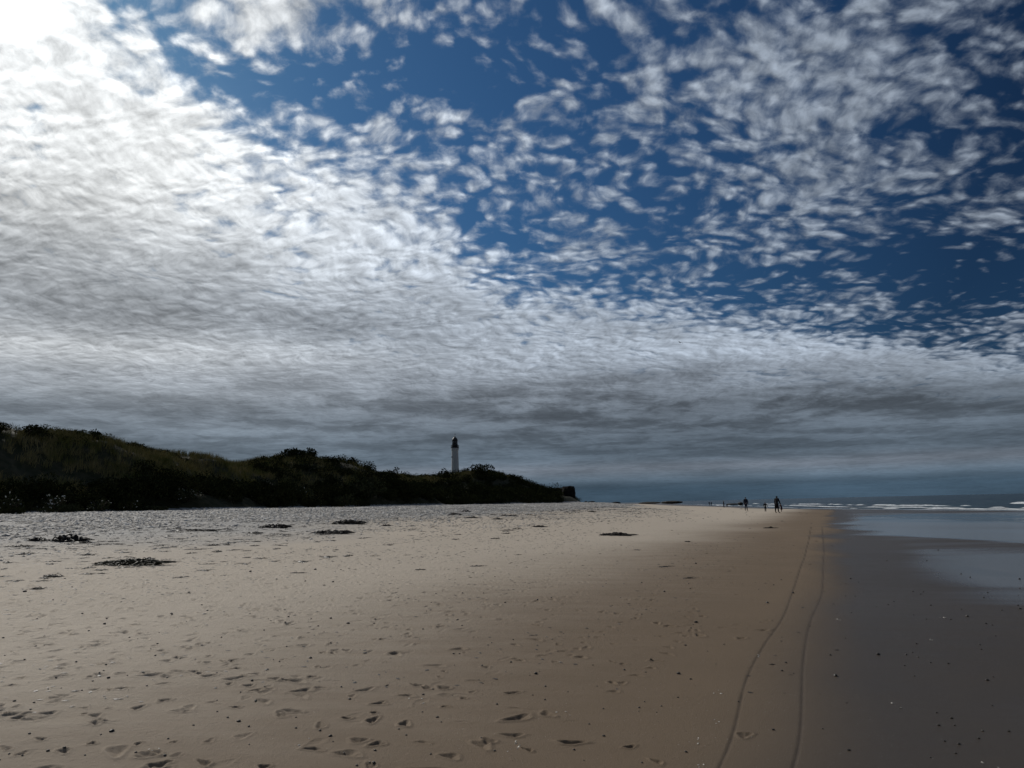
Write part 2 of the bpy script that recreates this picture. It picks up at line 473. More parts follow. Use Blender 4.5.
# a dog's small pads and random scuffs
for k_ in range(7000):
    r_ = 4.0 + 34 * random.random() ** 1.3; t_ = R(random.uniform(-42, 20))
    cx, cy = r_ * math.sin(t_), r_ * math.cos(t_); u_, v_ = to_uv(cx, cy)
    if random.random() > sm(-1.0, -10.0, v_) * .95 + .05 or v_ > -0.6: continue
    scuff(cx, cy, random.uniform(.015, .042), random.uniform(.006, .015) * (1 + r_ / 22))
for k_ in range(10):
    a = random.uniform(-.4, .9); x_, y_ = random.uniform(-7, 1), random.uniform(4, 12)
    for i in range(60):
        a += random.gauss(0, .06); x_ += .30 * math.sin(a); y_ += .30 * math.cos(a)
        if to_uv(x_, y_)[1] < -.8 and y_ > 3: scuff(x_ + random.uniform(-.05, .05), y_, .028, .010)
# two narrow wheel ruts that wind along the damp sand
RUTS = [[(0.70, 3.6), (1.29, 5.01), (1.87, 6.64), (2.47, 8.05), (3.33, 9.94), (4.67, 13.33), (7.6, 20.69), (10.12, 27.22), (17, 45)],
        [(1.05, 3.6), (1.70, 4.98), (2.59, 7.31), (3.45, 9.4), (4.78, 12.43), (7.21, 18.5), (10.16, 25.92), (17.6, 45)]]
RUTM = np.zeros_like(GZ)
def catmull(P_, n=10):
    P_ = [P_[0]] + P_ + [P_[-1]]; o = []
    for i in range(1, len(P_) - 2):
        p0, p1, p2, p3 = map(np.array, P_[i - 1:i + 3])
        for k2 in range(n):
            t = k2 / n; o.append(.5 * (2 * p1 + (p2 - p0) * t + (2 * p0 - 5 * p1 + 4 * p2 - p3) * t * t + (3 * p1 - p0 - 3 * p2 + p3) * t ** 3))
    return o + [np.array(P_[-1])]
i1 = np.searchsorted(rr, 46); jA, jB = np.searchsorted(th, [R(5), R(30)])
sx, sy = GX[:i1, jA:jB], GY[:i1, jA:jB]
for path in RUTS:
    path = [(a_ * .945, b2 * .945) for a_, b2 in path]
    c = catmull(path, 8); dd_ = np.full(sx.shape, 9.)
    for p0, p1 in zip(c[:-1], c[1:]):
        e = p1 - p0; t = np.clip(((sx - p0[0]) * e[0] + (sy - p0[1]) * e[1]) / (e @ e), 0, 1)
        dd_ = np.minimum(dd_, np.hypot(sx - p0[0] - t * e[0], sy - p0[1] - t * e[1]))
    dd_ = dd_ + 0.004 * (vnoise(sx * 9, sy * 9, 4) - .5)
    wd = 0.0075 + 0.0004 * GR[:i1, jA:jB]
    GZ[:i1, jA:jB] += -0.0030 * np.exp(-(dd_ / wd) ** 2) 
    RUTM[:i1, jA:jB] = np.maximum(RUTM[:i1, jA:jB], np.exp(-(dd_ / wd) ** 2))

psd = poly_sd(GX, GY, POOL) + 3.2 * fbm(GX * .10, GY * .28, 81, 4)
pool = sm(-0.4, 0.9, psd)
film = pool.copy()
fs_ = fbm(GX * .06 + 3, GY * .42, 87, 4) + .10 * sm(5, 22, GV)
fs_ = fs_ + .30 * np.exp(-((GY - 18) / 8.0) ** 2) * sm(.8, 2.4, GV)
film = np.maximum(film, sm(-.06, .20, fs_) * sm(.5, 2.6, vv) * .8)
film = np.maximum(film, sm(.90, .98, TT))
GZ -= pool * 0.03 * sm(60, 40, GR)

# material of the sand: zones by how wet and how stony, plus darker colour along the ruts
m_sand, nt, b = mat('beach_sand')
def attr(nt, name):
    n = nt.nodes.new('ShaderNodeAttribute'); n.attribute_name = name; return S(nt, n.outputs['Fac'])
p = pos(nt)
dry, wet, flm, shg, rut = (attr(nt, a_) for a_ in ('dry', 'wet', 'film', 'shingle', 'rut'))
n1 = noise(nt, p, 0.7, 6, 0.6); n2 = noise(nt, p, 9.0, 5, 0.65); n3 = noise(nt, p, 160.0, 3, 0.7)
px_, py_, pz_ = sep(nt, p)
n4 = noise(nt, xyz(nt, px_ * 0.5, py_ * 1.6, pz_), 2.2, 6, 0.65)
dampc = mix(nt, n1, (0.180, 0.131, 0.085), (0.235, 0.172, 0.113))
dryc = mix(nt, n2, (0.51, 0.435, 0.345), (0.61, 0.525, 0.42))
c = mix(nt, (dry + (n4 - 0.5) * 0.35).step(0.02, 1.0), dampc, dryc)
c = mix(nt, wet * 0.92, c, mix(nt, n4, (0.052, 0.042, 0.031), (0.074, 0.059, 0.044)))
c = mix(nt, rut * 0.85, c, (0.075, 0.055, 0.038))
speck = noise(nt, p, 55.0, 2, 0.5).step(0.70, 0.76)
c = mix(nt, speck * 0.55 * (1.0 - wet * 0.6), c, (0.045, 0.038, 0.032))
spl = noise(nt, p, 70.0, 1, 0.5).step(0.76, 0.79)
c = mix(nt, spl * 0.6, c, (0.55, 0.52, 0.47))
vor = nt.nodes.new('ShaderNodeTexVoronoi'); nt.links.new(p.s, vor.inputs['Vector']); vor.inputs['Scale'].default_value = 7.0
vcol = S(nt, vor.outputs['Color']); vx, vy, vz = sep(nt, vcol)
c = mix(nt, shg, c, mix(nt, vx, (0.22, 0.215, 0.205), (0.52, 0.50, 0.47)))
c = mix(nt, n3, mix(nt, 1.0, c, (0.82, 0.82, 0.82), 'MULTIPLY'), mix(nt, 1.0, c, (1.18, 1.18, 1.18), 'MULTIPLY'))
setc(nt, b, 'Base Color', c)
rg = (wet * -0.38 + 0.80 + (n4 - 0.5) * 0.12 * wet)
rg = rg * (1.0 - flm) + flm * 0.07
setc(nt, b, 'Roughness', rg)
b.inputs['IOR'].default_value = 1.36
setc(nt, b, 'Specular IOR Level', 0.22 + wet * 0.05 + flm * 0.28)
hb = n3 * 0.3 + n2 * 0.9 * dry + n4 * 0.3 * (1.0 - flm) + noise(nt, p, 34.0, 4, 0.6) * (0.15 + 0.5 * dry)
hb = hb * (1.0 - wet * 0.70) * (1.0 - flm * 0.97)
bump(nt, b, hb, 1.0, 0.02)

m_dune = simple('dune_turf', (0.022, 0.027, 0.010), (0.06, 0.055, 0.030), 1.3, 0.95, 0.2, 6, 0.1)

vid = np.arange(NR * NT).reshape(NR, NT)
jn = np.concatenate([np.arange(1, NT), [0]])
F = np.stack([vid[:-1, :], vid[1:, :], vid[1:, jn], vid[:-1, jn]], -1).reshape(-1, 4)[:, ::-1]
ins = (DD < -0.6)
fin_ = (ins[:-1] & ins[1:] & ins[:-1][:, jn] & ins[1:][:, jn]).reshape(-1)
V3 = np.stack([GX, GY, GZ], -1).reshape(-1, 3)
def sub(name, fmask, m, attrs):
    f = F[fmask]; used = np.unique(f); mp = np.full(len(V3), -1, np.int64); mp[used] = np.arange(len(used))
    return np_obj(name, V3[used], mp[f], m, True, {k2: a.reshape(-1)[used] for k2, a in attrs.items()})
shing = sm(.29, .20, TT + 0.10 * fbm(GX * .12, GY * .12, 19, 4))
o = sub('beach', ~fin_, m_sand, {'dry': dryness, 'wet': wetline, 'film': film, 'shingle': shing, 'rut': RUTM}); tag(o, kind='structure')
o = sub('dunes', fin_, m_dune, {}); tag(o, kind='structure')

def zat(x, y):
    """height of the modelled ground"""
    r_ = math.hypot(x, y); t_ = math.atan2(x, y)
    i = int(np.clip(np.searchsorted(rr, r_) - 1, 0, NR - 2)); j = int(np.clip(np.searchsorted(th, t_) - 1, 0, NT - 2))
    a = np.clip((r_ - rr[i]) / (rr[i + 1] - rr[i]), 0, 1); b_ = np.clip((t_ - th[j]) / (th[j + 1] - th[j]), 0, 1)
    return float((GZ[i, j] * (1 - b_) + GZ[i, j + 1] * b_) * (1 - a) + (GZ[i + 1, j] * (1 - b_) + GZ[i + 1, j + 1] * b_) * a)
def zarr(x, y):
    r_ = np.hypot(x, y); t_ = np.arctan2(x, y)
    i = np.clip(np.searchsorted(rr, r_) - 1, 0, NR - 2); j = np.clip(np.searchsorted(th, t_) - 1, 0, NT - 2)
    a = np.clip((r_ - rr[i]) / (rr[i + 1] - rr[i]), 0, 1); b_ = np.clip((t_ - th[j]) / (th[j + 1] - th[j]), 0, 1)
    return (GZ[i, j] * (1 - b_) + GZ[i, j + 1] * b_) * (1 - a) + (GZ[i + 1, j] * (1 - b_) + GZ[i + 1, j + 1] * b_) * a

# ------------------------------------------------------------------ sea
SEA = -0.62
sr = np.concatenate([np.geomspace(40, 700, 620), np.geomspace(710, 25000, 60)])
st_ = np.radians(np.concatenate([np.arange(-180, -10, 5.), np.arange(-10, 50, .16), np.arange(50, 180, 5.)]))
A, B_ = np.meshgrid(sr, st_, indexing='ij'); sx, sy = A * np.sin(B_), A * np.cos(B_)
off = -shore_dist(sx, sy)
amp = sm(0, 12, off) * sm(900, 250, A)
ph = off * 0.42 + 2.6 * fbm(sx * .02, sy * .02, 5, 3)
sz_ = SEA + amp * (0.10 * np.sin(ph) * (0.4 + 1.2 * vnoise(sx * .03, sy * .03, 9)) + 0.10 * fbm(sx * .35, sy * .35, 15, 3))
sid = np.arange(sx.size).reshape(sx.shape); sj = np.concatenate([np.arange(1, len(st_)), [0]])
SF = np.stack([sid[:-1], sid[1:], sid[1:][:, sj], sid[:-1][:, sj]], -1).reshape(-1, 4)[:, ::-1]
m_sea, nt, b = mat('sea_water', 0.16, 0.5)
p = pos(nt); X_, Y_, Z_ = sep(nt, p)
pw = xyz(nt, X_ * 0.9 + Y_ * 0.25, Y_ * 0.35 - X_ * 0.1, Z_)
wn = noise(nt, pw, 1.1, 6, 0.65) + noise(nt, pw, 0.16, 4, 0.6) * 3.0 + noise(nt, pw, 0.03, 3, 0.6) * 9.0
bump(nt, b, wn, 1.0, 0.35)
setc(nt, b, 'Base Color', mix(nt, noise(nt, pw, 0.05, 4, 0.6).step(.35, .65), (0.008, 0.024, 0.036), (0.018, 0.045, 0.058)))
b.inputs['IOR'].default_value = 1.33; b.inputs['Roughness'].default_value = 0.30; b.inputs['Specular IOR Level'].default_value = 0.28
o = np_obj('sea', np.stack([sx, sy, sz_], -1).reshape(-1, 3), SF, m_sea); tag(o, kind='structure')

m_foam, nt, b = mat('sea_foam', 0.7, 0.3)
setc(nt, b, 'Base Color', mix(nt, noise(nt, pos(nt), 1.6, 5, 0.65).step(.35, .6), (0.42, 0.47, 0.50), (0.86, 0.88, 0.88)))
bump(nt, b, noise(nt, pos(nt), 5.0, 4, 0.7), 0.8, 0.08)
def surf(offs, y0, y1, h, w, seed, cover, step=0.5):
    """an irregular rolling line of foam lying off the shore"""
    ys = np.arange(y0, y1, step); c_ = sm(.5 - cover / 2 - .05, .5 - cover / 2 + .12, vnoise(ys * .045, ys * 0 + seed, seed) * .6 + vnoise(ys * .21, ys * 0, seed + 3) * .4) 
    c_ = c_ * np.minimum(1, np.minimum(ys - y0, y1 - ys) / 6)
    if cover >= 1: c_ = 0.55 + 0.45 * c_
    xs = np.interp(ys, SHY, SHX) + offs + 2.2 * (fbm(ys * .03, ys * 0, seed + 7, 3)) * 2
    prof = [(-1, 0), (-.6, .35), (-.2, .95), (.15, 1), (.5, .5), (.8, .2), (1.3, 0)]  # across the line
    n = len(ys); vs = []
    for a, hz in prof:
        jit = fbm(ys * .8 + a * 3, ys * 0 + a * 5, seed + 11, 3)
        vs.append(np.stack([xs + a * w * (0.4 + .9 * c_) + jit * w * .7, ys + 0 * a, SEA - 0.06 + (hz * h * (1 + 1.1 * jit) + 0.03) * c_ + .04 * (c_ > .02)], -1))
    v = np.concatenate(vs); keep = c_ > .02; f = []
    for q in range(len(prof) - 1):
        for i in range(n - 1):
            if keep[i] and keep[i + 1]: f.append((q * n + i, (q + 1) * n + i, (q + 1) * n + i + 1, q * n + i + 1))
    return v, f
vs, fs = [], []; nv = 0
for args in ((1.5, 60, 520, .02, .3, 3, .45), (4.5, 100, 420, .13, .6, 8, .22), (12.0, 90, 300, .14, .7, 21, .22), (47.0, 60, 176, .42, 1.2, 33, 1.0),
             (26.0, 150, 420, .22, 1.0, 55, .12)):
    v, f = surf(*args)
    if len(f): vs.append(v); fs.append(np.array(f) + nv); nv += len(v)
o = np_obj('surf_foam', np.concatenate(vs), np.concatenate(fs), m_foam)
tag(o, 'white foam of small waves breaking along the shore', 'surf', kind='stuff')
# ------------------------------------------------------------------ where a sight line meets the ground
def at(px_, py_):
    dv = cam.matrix_world.to_3x3() @ Vector((px_ - 512, 384 - py_, -769)).normalized()
    o_ = Vector((0, 0, EYE)); t = 3.0
    while t < 900:
        q = o_ + dv * t
        if q.z <= zat(q.x, q.y): return Vector((q.x, q.y, zat(q.x, q.y)))
        t *= 1.004
    q = o_ + dv * 500
    return Vector((q.x, q.y, zat(q.x, q.y)))
def at_v(px_, vline):
    """the point of the dune line v = vline seen along this column"""
    dv = cam.matrix_world.to_3x3() @ Vector((px_ - 512, -120, -769)).normalized()
    u_, v_ = to_uv(dv.x, dv.y); t = vline / v_
    return dv.x * t, dv.y * t

# ------------------------------------------------------------------ dune vegetation
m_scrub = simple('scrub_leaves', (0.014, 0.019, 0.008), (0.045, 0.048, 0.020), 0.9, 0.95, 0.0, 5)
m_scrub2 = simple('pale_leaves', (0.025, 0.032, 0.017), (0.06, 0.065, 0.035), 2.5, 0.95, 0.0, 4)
m_grass = simple('marram_blades', (0.12, 0.13, 0.036), (0.34, 0.275, 0.135), 0.55, 0.9, 0.0, 6)
m_bark = simple('bark', (0.04, 0.03, 0.02), (0.09, 0.07, 0.05), 12.0, 0.9, 0.2)
m_petal = simple('pale_petals', (0.55, 0.55, 0.50), (0.75, 0.75, 0.70), 9.0, 0.7, 0.2)

def leaf_cloud(c, s):
    """one crooked quad per centre c (n,3), size s (n,)"""
    n = len(c); a = rng.normal(size=(n, 3)); a /= np.linalg.norm(a, axis=1)[:, None]
    b_ = rng.normal(size=(n, 3)); b_ -= a * (a * b_).sum(1)[:, None]; b_ /= np.linalg.norm(b_, axis=1)[:, None]
    a = a * (s * 0.75)[:, None]; b_ = b_ * (s * 0.42)[:, None]
    v = np.stack([c - a, c - b_ * .9 + a * .1, c + a * 1.1, c + b_], 1).reshape(-1, 3)
    return v, np.arange(4 * n).reshape(-1, 4)

def bush_points(n, rx, rz, lob=5):
    """leaf positions on the uneven shell of a bush standing on z = 0"""
    lobes = [(Vector((random.gauss(0, .38) * rx, random.gauss(0, .38) * rx, random.uniform(.25, .62) * rz)), random.uniform(.38, .62)) for _ in range(lob)]
    out = []
    per = n // lob + 1
    for c, r_ in lobes:
        dvec = rng.normal(size=(per, 3)); dvec /= np.linalg.norm(dvec, axis=1)[:, None]
        rad = r_ * (0.62 + 0.45 * rng.random(per) ** .6)
        q = dvec * rad[:, None] * np.array([rx, rx, rz * .8]) + np.array(c); out.append(q)
    q = np.concatenate(out); return q[q[:, 2] > 0.0]

# the dark scrub that covers the foot and the far half of the dunes
cs_, ss_ = [], []
def scrub(u0, u1, q0, q1, n, size, leaf, per, hh=(.6, .8)):
    for _ in range(n):
        # denser where the camera is nearer
        u_ = random.uniform(u0, u1); q_ = random.uniform(q0, q1); x_, y_ = to_xy(u_, -49 - q_)
        dd_ = float(dune_dist(np.array([x_]), np.array([y_]))[0])
        if dd_ > .4 or x_ / y_ > (.058 if q_ < 7 else .08): continue
        s_ = random.uniform(*size); h_ = s_ * random.uniform(*hh) * (1.0 if random.random() > .08 else 1.35)
        p_ = bush_points(per, s_, h_ * 1.6, 4); z_ = zat(x_, y_) - .15
        cs_.append(p_ + np.array([x_, y_, z_])); ss_.append(rng.uniform(leaf * .7, leaf * 1.4, len(p_)))
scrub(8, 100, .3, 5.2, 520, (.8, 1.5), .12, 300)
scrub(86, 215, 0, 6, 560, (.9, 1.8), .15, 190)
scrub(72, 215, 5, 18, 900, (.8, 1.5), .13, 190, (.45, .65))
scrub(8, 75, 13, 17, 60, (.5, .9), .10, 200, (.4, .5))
scrub(46, 60, 11, 16, 60, (.6, 1.1), .10, 240, (.4, .6))  # extra dark leaves added to give the shaded left slope its dark tone
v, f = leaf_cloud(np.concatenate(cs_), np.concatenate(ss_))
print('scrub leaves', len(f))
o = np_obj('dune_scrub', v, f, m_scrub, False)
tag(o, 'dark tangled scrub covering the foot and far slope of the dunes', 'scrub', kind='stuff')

def blades(x, y, z, h, w, lean):
    """one bent three-sided blade per point"""
    n = len(x); a = rng.uniform(0, 2 * np.pi, n); c_, s_ = np.cos(a), np.sin(a)
    lx, ly = rng.normal(0, lean, n) * h + .12 * h, rng.normal(0, lean, n) * h
    b0 = np.stack([x - c_ * w, y - s_ * w, z], 1); b1 = np.stack([x + c_ * w, y + s_ * w, z], 1)
    m0 = np.stack([x + lx * .35 - c_ * w * .7, y + ly * .35 - s_ * w * .7, z + h * .6], 1); m1 = np.stack([x + lx * .35 + c_ * w * .7, y + ly * .35 + s_ * w * .7, z + h * .6], 1)
    t0 = np.stack([x + lx, y + ly, z + h * (1 - .25 * lean)], 1); t1 = t0 + np.array([.004, 0, 0])
    v = np.stack([b0, b1, m1, m0, t1, t0], 1).reshape(-1, 3); k_ = np.arange(n)[:, None] * 6
    return v, np.concatenate([k_ + np.array([0, 1, 2, 3]), k_ + np.array([3, 2, 4, 5])])
gx, gy = [], []
for _ in range(9000):
    u_ = random.uniform(0, 125); q_ = random.uniform(3.5, 21) if u_ < 90 else random.uniform(11, 21)
    x_, y_ = to_xy(u_, -49 - q_)
    if fbm(np.array([x_ * .35]), np.array([y_ * .35]), 77, 3)[0] < -.16: continue
    n = 15; gx.append(x_ + rng.normal(0, .16, n)); gy.append(y_ + rng.normal(0, .16, n))
for _ in range(2600):                       # marram sprouting through the scrub along the crest
    u_ = random.uniform(75, 190); x_, y_ = to_xy(u_, -49 - random.uniform(12, 18)); n = 12
    if x_ / y_ < .06: gx.append(x_ + rng.normal(0, .3, n)); gy.append(y_ + rng.normal(0, .3, n))
gx, gy = np.concatenate(gx), np.concatenate(gy)
v, f = blades(gx, gy, zarr(gx, gy) - .05, rng.uniform(.35, .95, len(gx)), rng.uniform(.012, .028, len(gx)), .32)
o = np_obj('marram_grass', v, f, m_grass, False)
tag(o, 'olive and straw coloured marram grass on the upper dune slope', 'grass', kind='stuff')

def shrub(name, px_, q_, rx, rz, n, leaf, m, label, cat='shrub', group=None, flowers=0, sink=.1):
    x_, y_ = at_v(px_, -49 - q_); z_ = zat(x_, y_)
    root = empty(name, (x_, y_, z_)); tag(root, label, cat, group)
    p_ = bush_points(n, rx, rz, 7); v_, f_ = leaf_cloud(p_, rng.uniform(leaf * .7, leaf * 1.4, len(p_)))
    np_obj('foliage', v_, f_, m, False, parent=root)
    st = MB()
    for _ in range(6):
        a = random.uniform(0, 6.28); st.tube([(0, 0, -.2), (math.cos(a) * rx * .2, math.sin(a) * rx * .2, rz * .3), (math.cos(a) * rx * .5, math.sin(a) * rx * .5, rz * .75)], [.05, .035, .015], 5)
    st.build('stem', m_bark, root)
    if flowers:
        pf = p_[rng.choice(len(p_), flowers)] * np.array([1.05, 1.05, 1.08]) + np.array([0, 0, .06]); v_, f_ = leaf_cloud(pf, rng.uniform(.07, .14, flowers))
        tag(np_obj('flowers', v_, f_, m_petal, False, parent=root), kind='stuff')
    return root
SG = 'shrubs standing out of the dark dune scrub'
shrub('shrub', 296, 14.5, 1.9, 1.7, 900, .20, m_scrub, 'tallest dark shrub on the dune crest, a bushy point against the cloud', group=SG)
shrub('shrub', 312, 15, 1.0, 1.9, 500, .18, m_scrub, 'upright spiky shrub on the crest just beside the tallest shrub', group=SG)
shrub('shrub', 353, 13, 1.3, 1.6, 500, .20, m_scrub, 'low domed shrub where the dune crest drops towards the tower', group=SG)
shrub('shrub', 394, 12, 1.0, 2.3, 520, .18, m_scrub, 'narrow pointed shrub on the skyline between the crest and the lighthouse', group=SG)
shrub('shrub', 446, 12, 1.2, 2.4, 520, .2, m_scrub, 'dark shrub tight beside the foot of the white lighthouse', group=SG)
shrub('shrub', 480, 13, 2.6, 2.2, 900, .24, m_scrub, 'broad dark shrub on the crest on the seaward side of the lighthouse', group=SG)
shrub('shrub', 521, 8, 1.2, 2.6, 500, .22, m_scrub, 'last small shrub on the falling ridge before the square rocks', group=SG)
shrub('shrub', 366, 1.5, 2.6, 2.3, 1300, .18, m_scrub2, 'large rounded olive bush bulging onto the shingle in mid bank', group=SG)
shrub('shrub', 345, 0.2, 1.3, 1.4, 700, .13, m_scrub2, 'small round grey-green bush at the dune foot below the rounded olive bush', group=SG)
shrub('shrub', 296, 3.2, 1.6, 1.8, 700, .16, m_scrub2, 'pale speckled bush set in the dark bank under the tallest shrub', group=SG, flowers=40)
shrub('shrub', 25, 12.5, 1.2, 1.3, 500, .16, m_scrub, 'rounded dark shrub capping the highest left dune above the grass', group=SG)
shrub('shrub', 92, 14, 1.0, 1.1, 400, .16, m_scrub, 'small dark hump of shrub on the grassy dune skyline', group=SG)
shrub('cushion_plant', 62, -2.4, 1.15, .55, 900, .09, m_scrub2, 'low green cushion plant spread on the shingle before the flowering plants', 'plant')
shrub('cushion_plant', 6, -3.0, 1.05, .5, 900, .09, m_scrub, 'dark low cushion plant on the shingle at the picture edge', 'plant')
shrub('cushion_plant', 158, -0.8, 1.2, .45, 600, .10, m_scrub2, 'low ragged plant at the scrub foot under the grassy dip', 'plant')
FG = 'flowering plants along the dune foot'
shrub('flowering_plant', 55, -0.3, .95, 1.25, 420, .10, m_scrub2, 'white flowering plant right behind the green cushion plant', 'plant', FG, 60)
shrub('flowering_plant', 14, -0.6, .8, 1.1, 320, .10, m_scrub2, 'sparse white flowering plant behind the dark cushion plant', 'plant', FG, 26)
shrub('flowering_plant', 100, -0.2, .9, 1.0, 320, .10, m_scrub2, 'thin pale-tipped plant on the shingle edge between cushion plants', 'plant', FG, 16)
shrub('flowering_plant', 188, -0.2, 1.1, 1.1, 420, .11, m_scrub2, 'wide pale-tipped plant where the grassy dune meets dark scrub', 'plant', FG, 22)
shrub('flowering_plant', 130, -0.2, .8, .9, 320, .10, m_scrub, 'leafy dark plant with few pale tips at the dune foot', 'plant', FG, 7)

# ------------------------------------------------------------------ lighthouse
m_white, nt, b = mat('lighthouse_white', 0.7, 0.3)
p = obj_co(nt); ox, oy, oz = sep(nt, p)
setc(nt, b, 'Base Color', mix(nt, noise(nt, xyz(nt, ox, oy, oz * .15), 1.2, 5, .65).step(.45, .75), (0.52, 0.52, 0.51), (0.42, 0.415, 0.40)))
m_black = simple('lantern_black', (0.015, 0.016, 0.018), (0.03, 0.03, 0.034), 3.0, 0.5, 0.4)
m_ochre = simple('gallery_ochre', (0.22, 0.16, 0.07), (0.28, 0.20, 0.09), 3.0, 0.7, 0.3)
m_glass, nt, b = mat('lantern_glass', 0.05, 0.5); b.inputs['Base Color'].default_value = (.05, .06, .07, 1); b.inputs['Alpha'].default_value = .75
LHY = 450.0; LHX = LHY * (454.3 - 512) / 769 - 0.45
lh = empty('lighthouse', (LHX, LHY, 5.0)); tag(lh, 'tall white lighthouse with dark lantern rising behind the dune scrub', 'lighthouse')
t = MB(); t.lathe([(3.2, -2), (3.2, 1.0), (2.8, 1.2), (2.6, 6), (2.35, 13), (2.12, 20), (1.95, 27), (1.9, 28.2), (1.98, 28.6), (2.2, 29.6), (2.3, 30.2)], 40)
t.build('tower', m_white, lh, True)
g_ = MB(); g_.lathe([(2.35, 30.2), (2.42, 30.35), (2.42, 30.6), (2.3, 30.62)], 40); g_.build('gallery', m_black, lh)
rl = MB()
for hz in (31.0, 31.45, 31.85): rl.lathe([(2.30, hz - .03), (2.36, hz), (2.30, hz + .03)], 32)
for i in range(24):
    a = i * math.tau / 24; rl.tube([(2.33 * math.cos(a), 2.33 * math.sin(a), 30.6), (2.33 * math.cos(a), 2.33 * math.sin(a), 31.9)], .035, 5)
rl.build('railing', m_black, lh)
w_ = MB(); w_.lathe([(1.7, 30.62), (1.7, 32.3), (1.78, 32.35), (1.78, 32.5)], 32); w_.build('lantern_wall', m_black, lh)
gl = MB(); gl.lathe([(1.5, 32.5), (1.5, 34.7)], 24); gl.build('lantern_glass', m_glass, lh, True)
lp = MB(); lp.lathe([(.2, 32.5), (.6, 32.9), (.75, 33.5), (.6, 34.1), (.2, 34.5)], 16); lp.build('lamp', m_ochre, lh, True)
fr = MB()
for i in range(12):
    a = i * math.tau / 12; fr.tube([(1.55 * math.cos(a), 1.55 * math.sin(a), 32.5), (1.55 * math.cos(a + .5), 1.55 * math.sin(a + .5), 34.7)], .05, 5)
    fr.tube([(1.55 * math.cos(a), 1.55 * math.sin(a), 32.5), (1.55 * math.cos(a - .5), 1.55 * math.sin(a - .5), 34.7)], .05, 5)
fr.build('lantern_frame', m_black, lh)
dm = MB(); dm.lathe([(1.7, 34.7), (1.7, 34.85), (1.5, 35.4), (1.15, 36.1), (.7, 36.5), (.3, 36.7), (.28, 36.9), (.36, 37.1), (.2, 37.35)], 28)
dome = dm.build('dome', m_black, lh, True)
vn = MB(); vn.tube([(0, 0, 37.3), (0, 0, 38.9)], .05, 5); vn.box((.25, 0, 38.4), (.6, .03, .25)); vn.build('weather_vane', m_black, dome)
for i, (hz, a) in enumerate(((9, -1.2), (17, -0.6), (25, -2.6))):
    rr_ = np.interp(hz, [1.2, 6, 13, 20, 27], [2.8, 2.6, 2.35, 2.12, 1.95]); wf = MB()
    wf.box((rr_ * math.cos(a), rr_ * math.sin(a), hz), (.30, .6, 1.0), a); wo = wf.build('window', m_black, lh)
dr = MB(); dr.box((0, -3.15, .9), (1.1, .3, 2.2)); dr.build('door', m_black, lh)

# ------------------------------------------------------------------ rocks
m_rock = simple('dark_rock', (0.008, 0.008, 0.008), (0.024, 0.022, 0.020), 1.4, 0.95, 0.05, 7, 0.25)
m_weedrock = simple('weed_rock', (0.016, 0.016, 0.012), (0.055, 0.045, 0.030), 3.0, 0.75, 0.4, 6, 0.1)
def rock_mesh(name, sx_, sy_, sz_, m, seed=0, sub=3, sq=0.0, rough=.22):
    import bmesh
    bm = bmesh.new(); bmesh.ops.create_icosphere(bm, subdivisions=sub, radius=1)
    from mathutils import noise as mn
    for v_ in bm.verts:
        c = v_.co.copy()
        if sq:
            k_ = max(abs(c.x), abs(c.y), abs(c.z)); c = c.lerp(c / k_, sq)
        n_ = mn.fractal(c * 1.7 + Vector((seed * 3.1, seed, 0)), 1.0, 2.0, 4) * rough
        st_ = round((c.z + n_) * 4) / 4 * .3 + c.z * .7 if sq else c.z
        v_.co = Vector((c.x * (1 + n_) * sx_, c.y * (1 + n_) * sy_, st_ * (1 + n_ * .5) * sz_))
    me = bpy.data.meshes.new(name); bm.to_mesh(me); bm.free(); me.materials.append(m); return me
def rock(name, loc, s, label, seed, cat='rock', m=None, sq=0., group=None, rz=0, rough=.22, sub=3):
    o = link(bpy.data.objects.new(name, rock_mesh(name, *s, m or m_rock, seed, sub, sq, rough)))
    o.location = loc; o.rotation_euler.z = rz; return tag(o, label, cat, group)
def rock_at(px_, rng_, w_px, h_px, deep, base_py, label, seed, **k):
    """a rock standing at this bearing and distance, as wide and high as it is seen there"""
    dv = cam.matrix_world.to_3x3() @ Vector((px_ - 512, 384 - base_py, -769)); dv = dv / dv.y
    q = Vector((0, 0, EYE)) + dv * rng_
    w = w_px / 769 * rng_ / 2; h = h_px / 769 * rng_
    return rock(k.pop('name', 'rock'), (q.x, q.y, q.z + h * .35), (w, deep, h * .65), label, seed, **k)
rock_at(568.5, 172, 13, 14, 3.5, 500.5, 'square-topped dark rock block ending the dune headland', 2, sq=.8, rough=.12, name='rock_stack')
rock_at(557, 176, 12, 12, 3.5, 500, 'lower dark rock block on the dune side of the square-topped block', 5, sq=.7, rough=.15, name='rock_stack')
rock_at(545, 172, 16, 9, 4, 500, 'dark sloping rock where the scrub ridge runs out', 9, sq=.4, name='rock_stack')
rock_at(591.5, 200, 10, 3.4, 1.4, 504.6, 'long low boulder just beyond the square rock block', 12, name='boulder')
rock_at(586, 190, 4, 3.0, .8, 504.2, 'small boulder next to the square rock block', 13, name='boulder')
rock_at(599, 205, 7, 2.4, 1.2, 505.6, 'flat boulder trailing seaward from the long low boulder', 14, name='boulder')
rock_at(616, 330, 9, 2.0, 2, 503.9, 'thin dark rock ledge on the skyline beside the boulders', 15, name='rock_ledge')
rock_at(650, 380, 22, 1.6, 3, 503.4, 'long thin dark reef on the skyline sand, landward half', 21, name='reef', m=m_weedrock)
rock_at(672, 380, 22, 2.4, 3, 503.2, 'long dark reef on the skyline sand, thicker seaward half', 22, name='reef', m=m_weedrock)
rock_at(733, 300, 13, 1.3, 2, 504.6, 'thin dark reef at the water line behind the standing walker', 23, name='reef', m=m_weedrock)
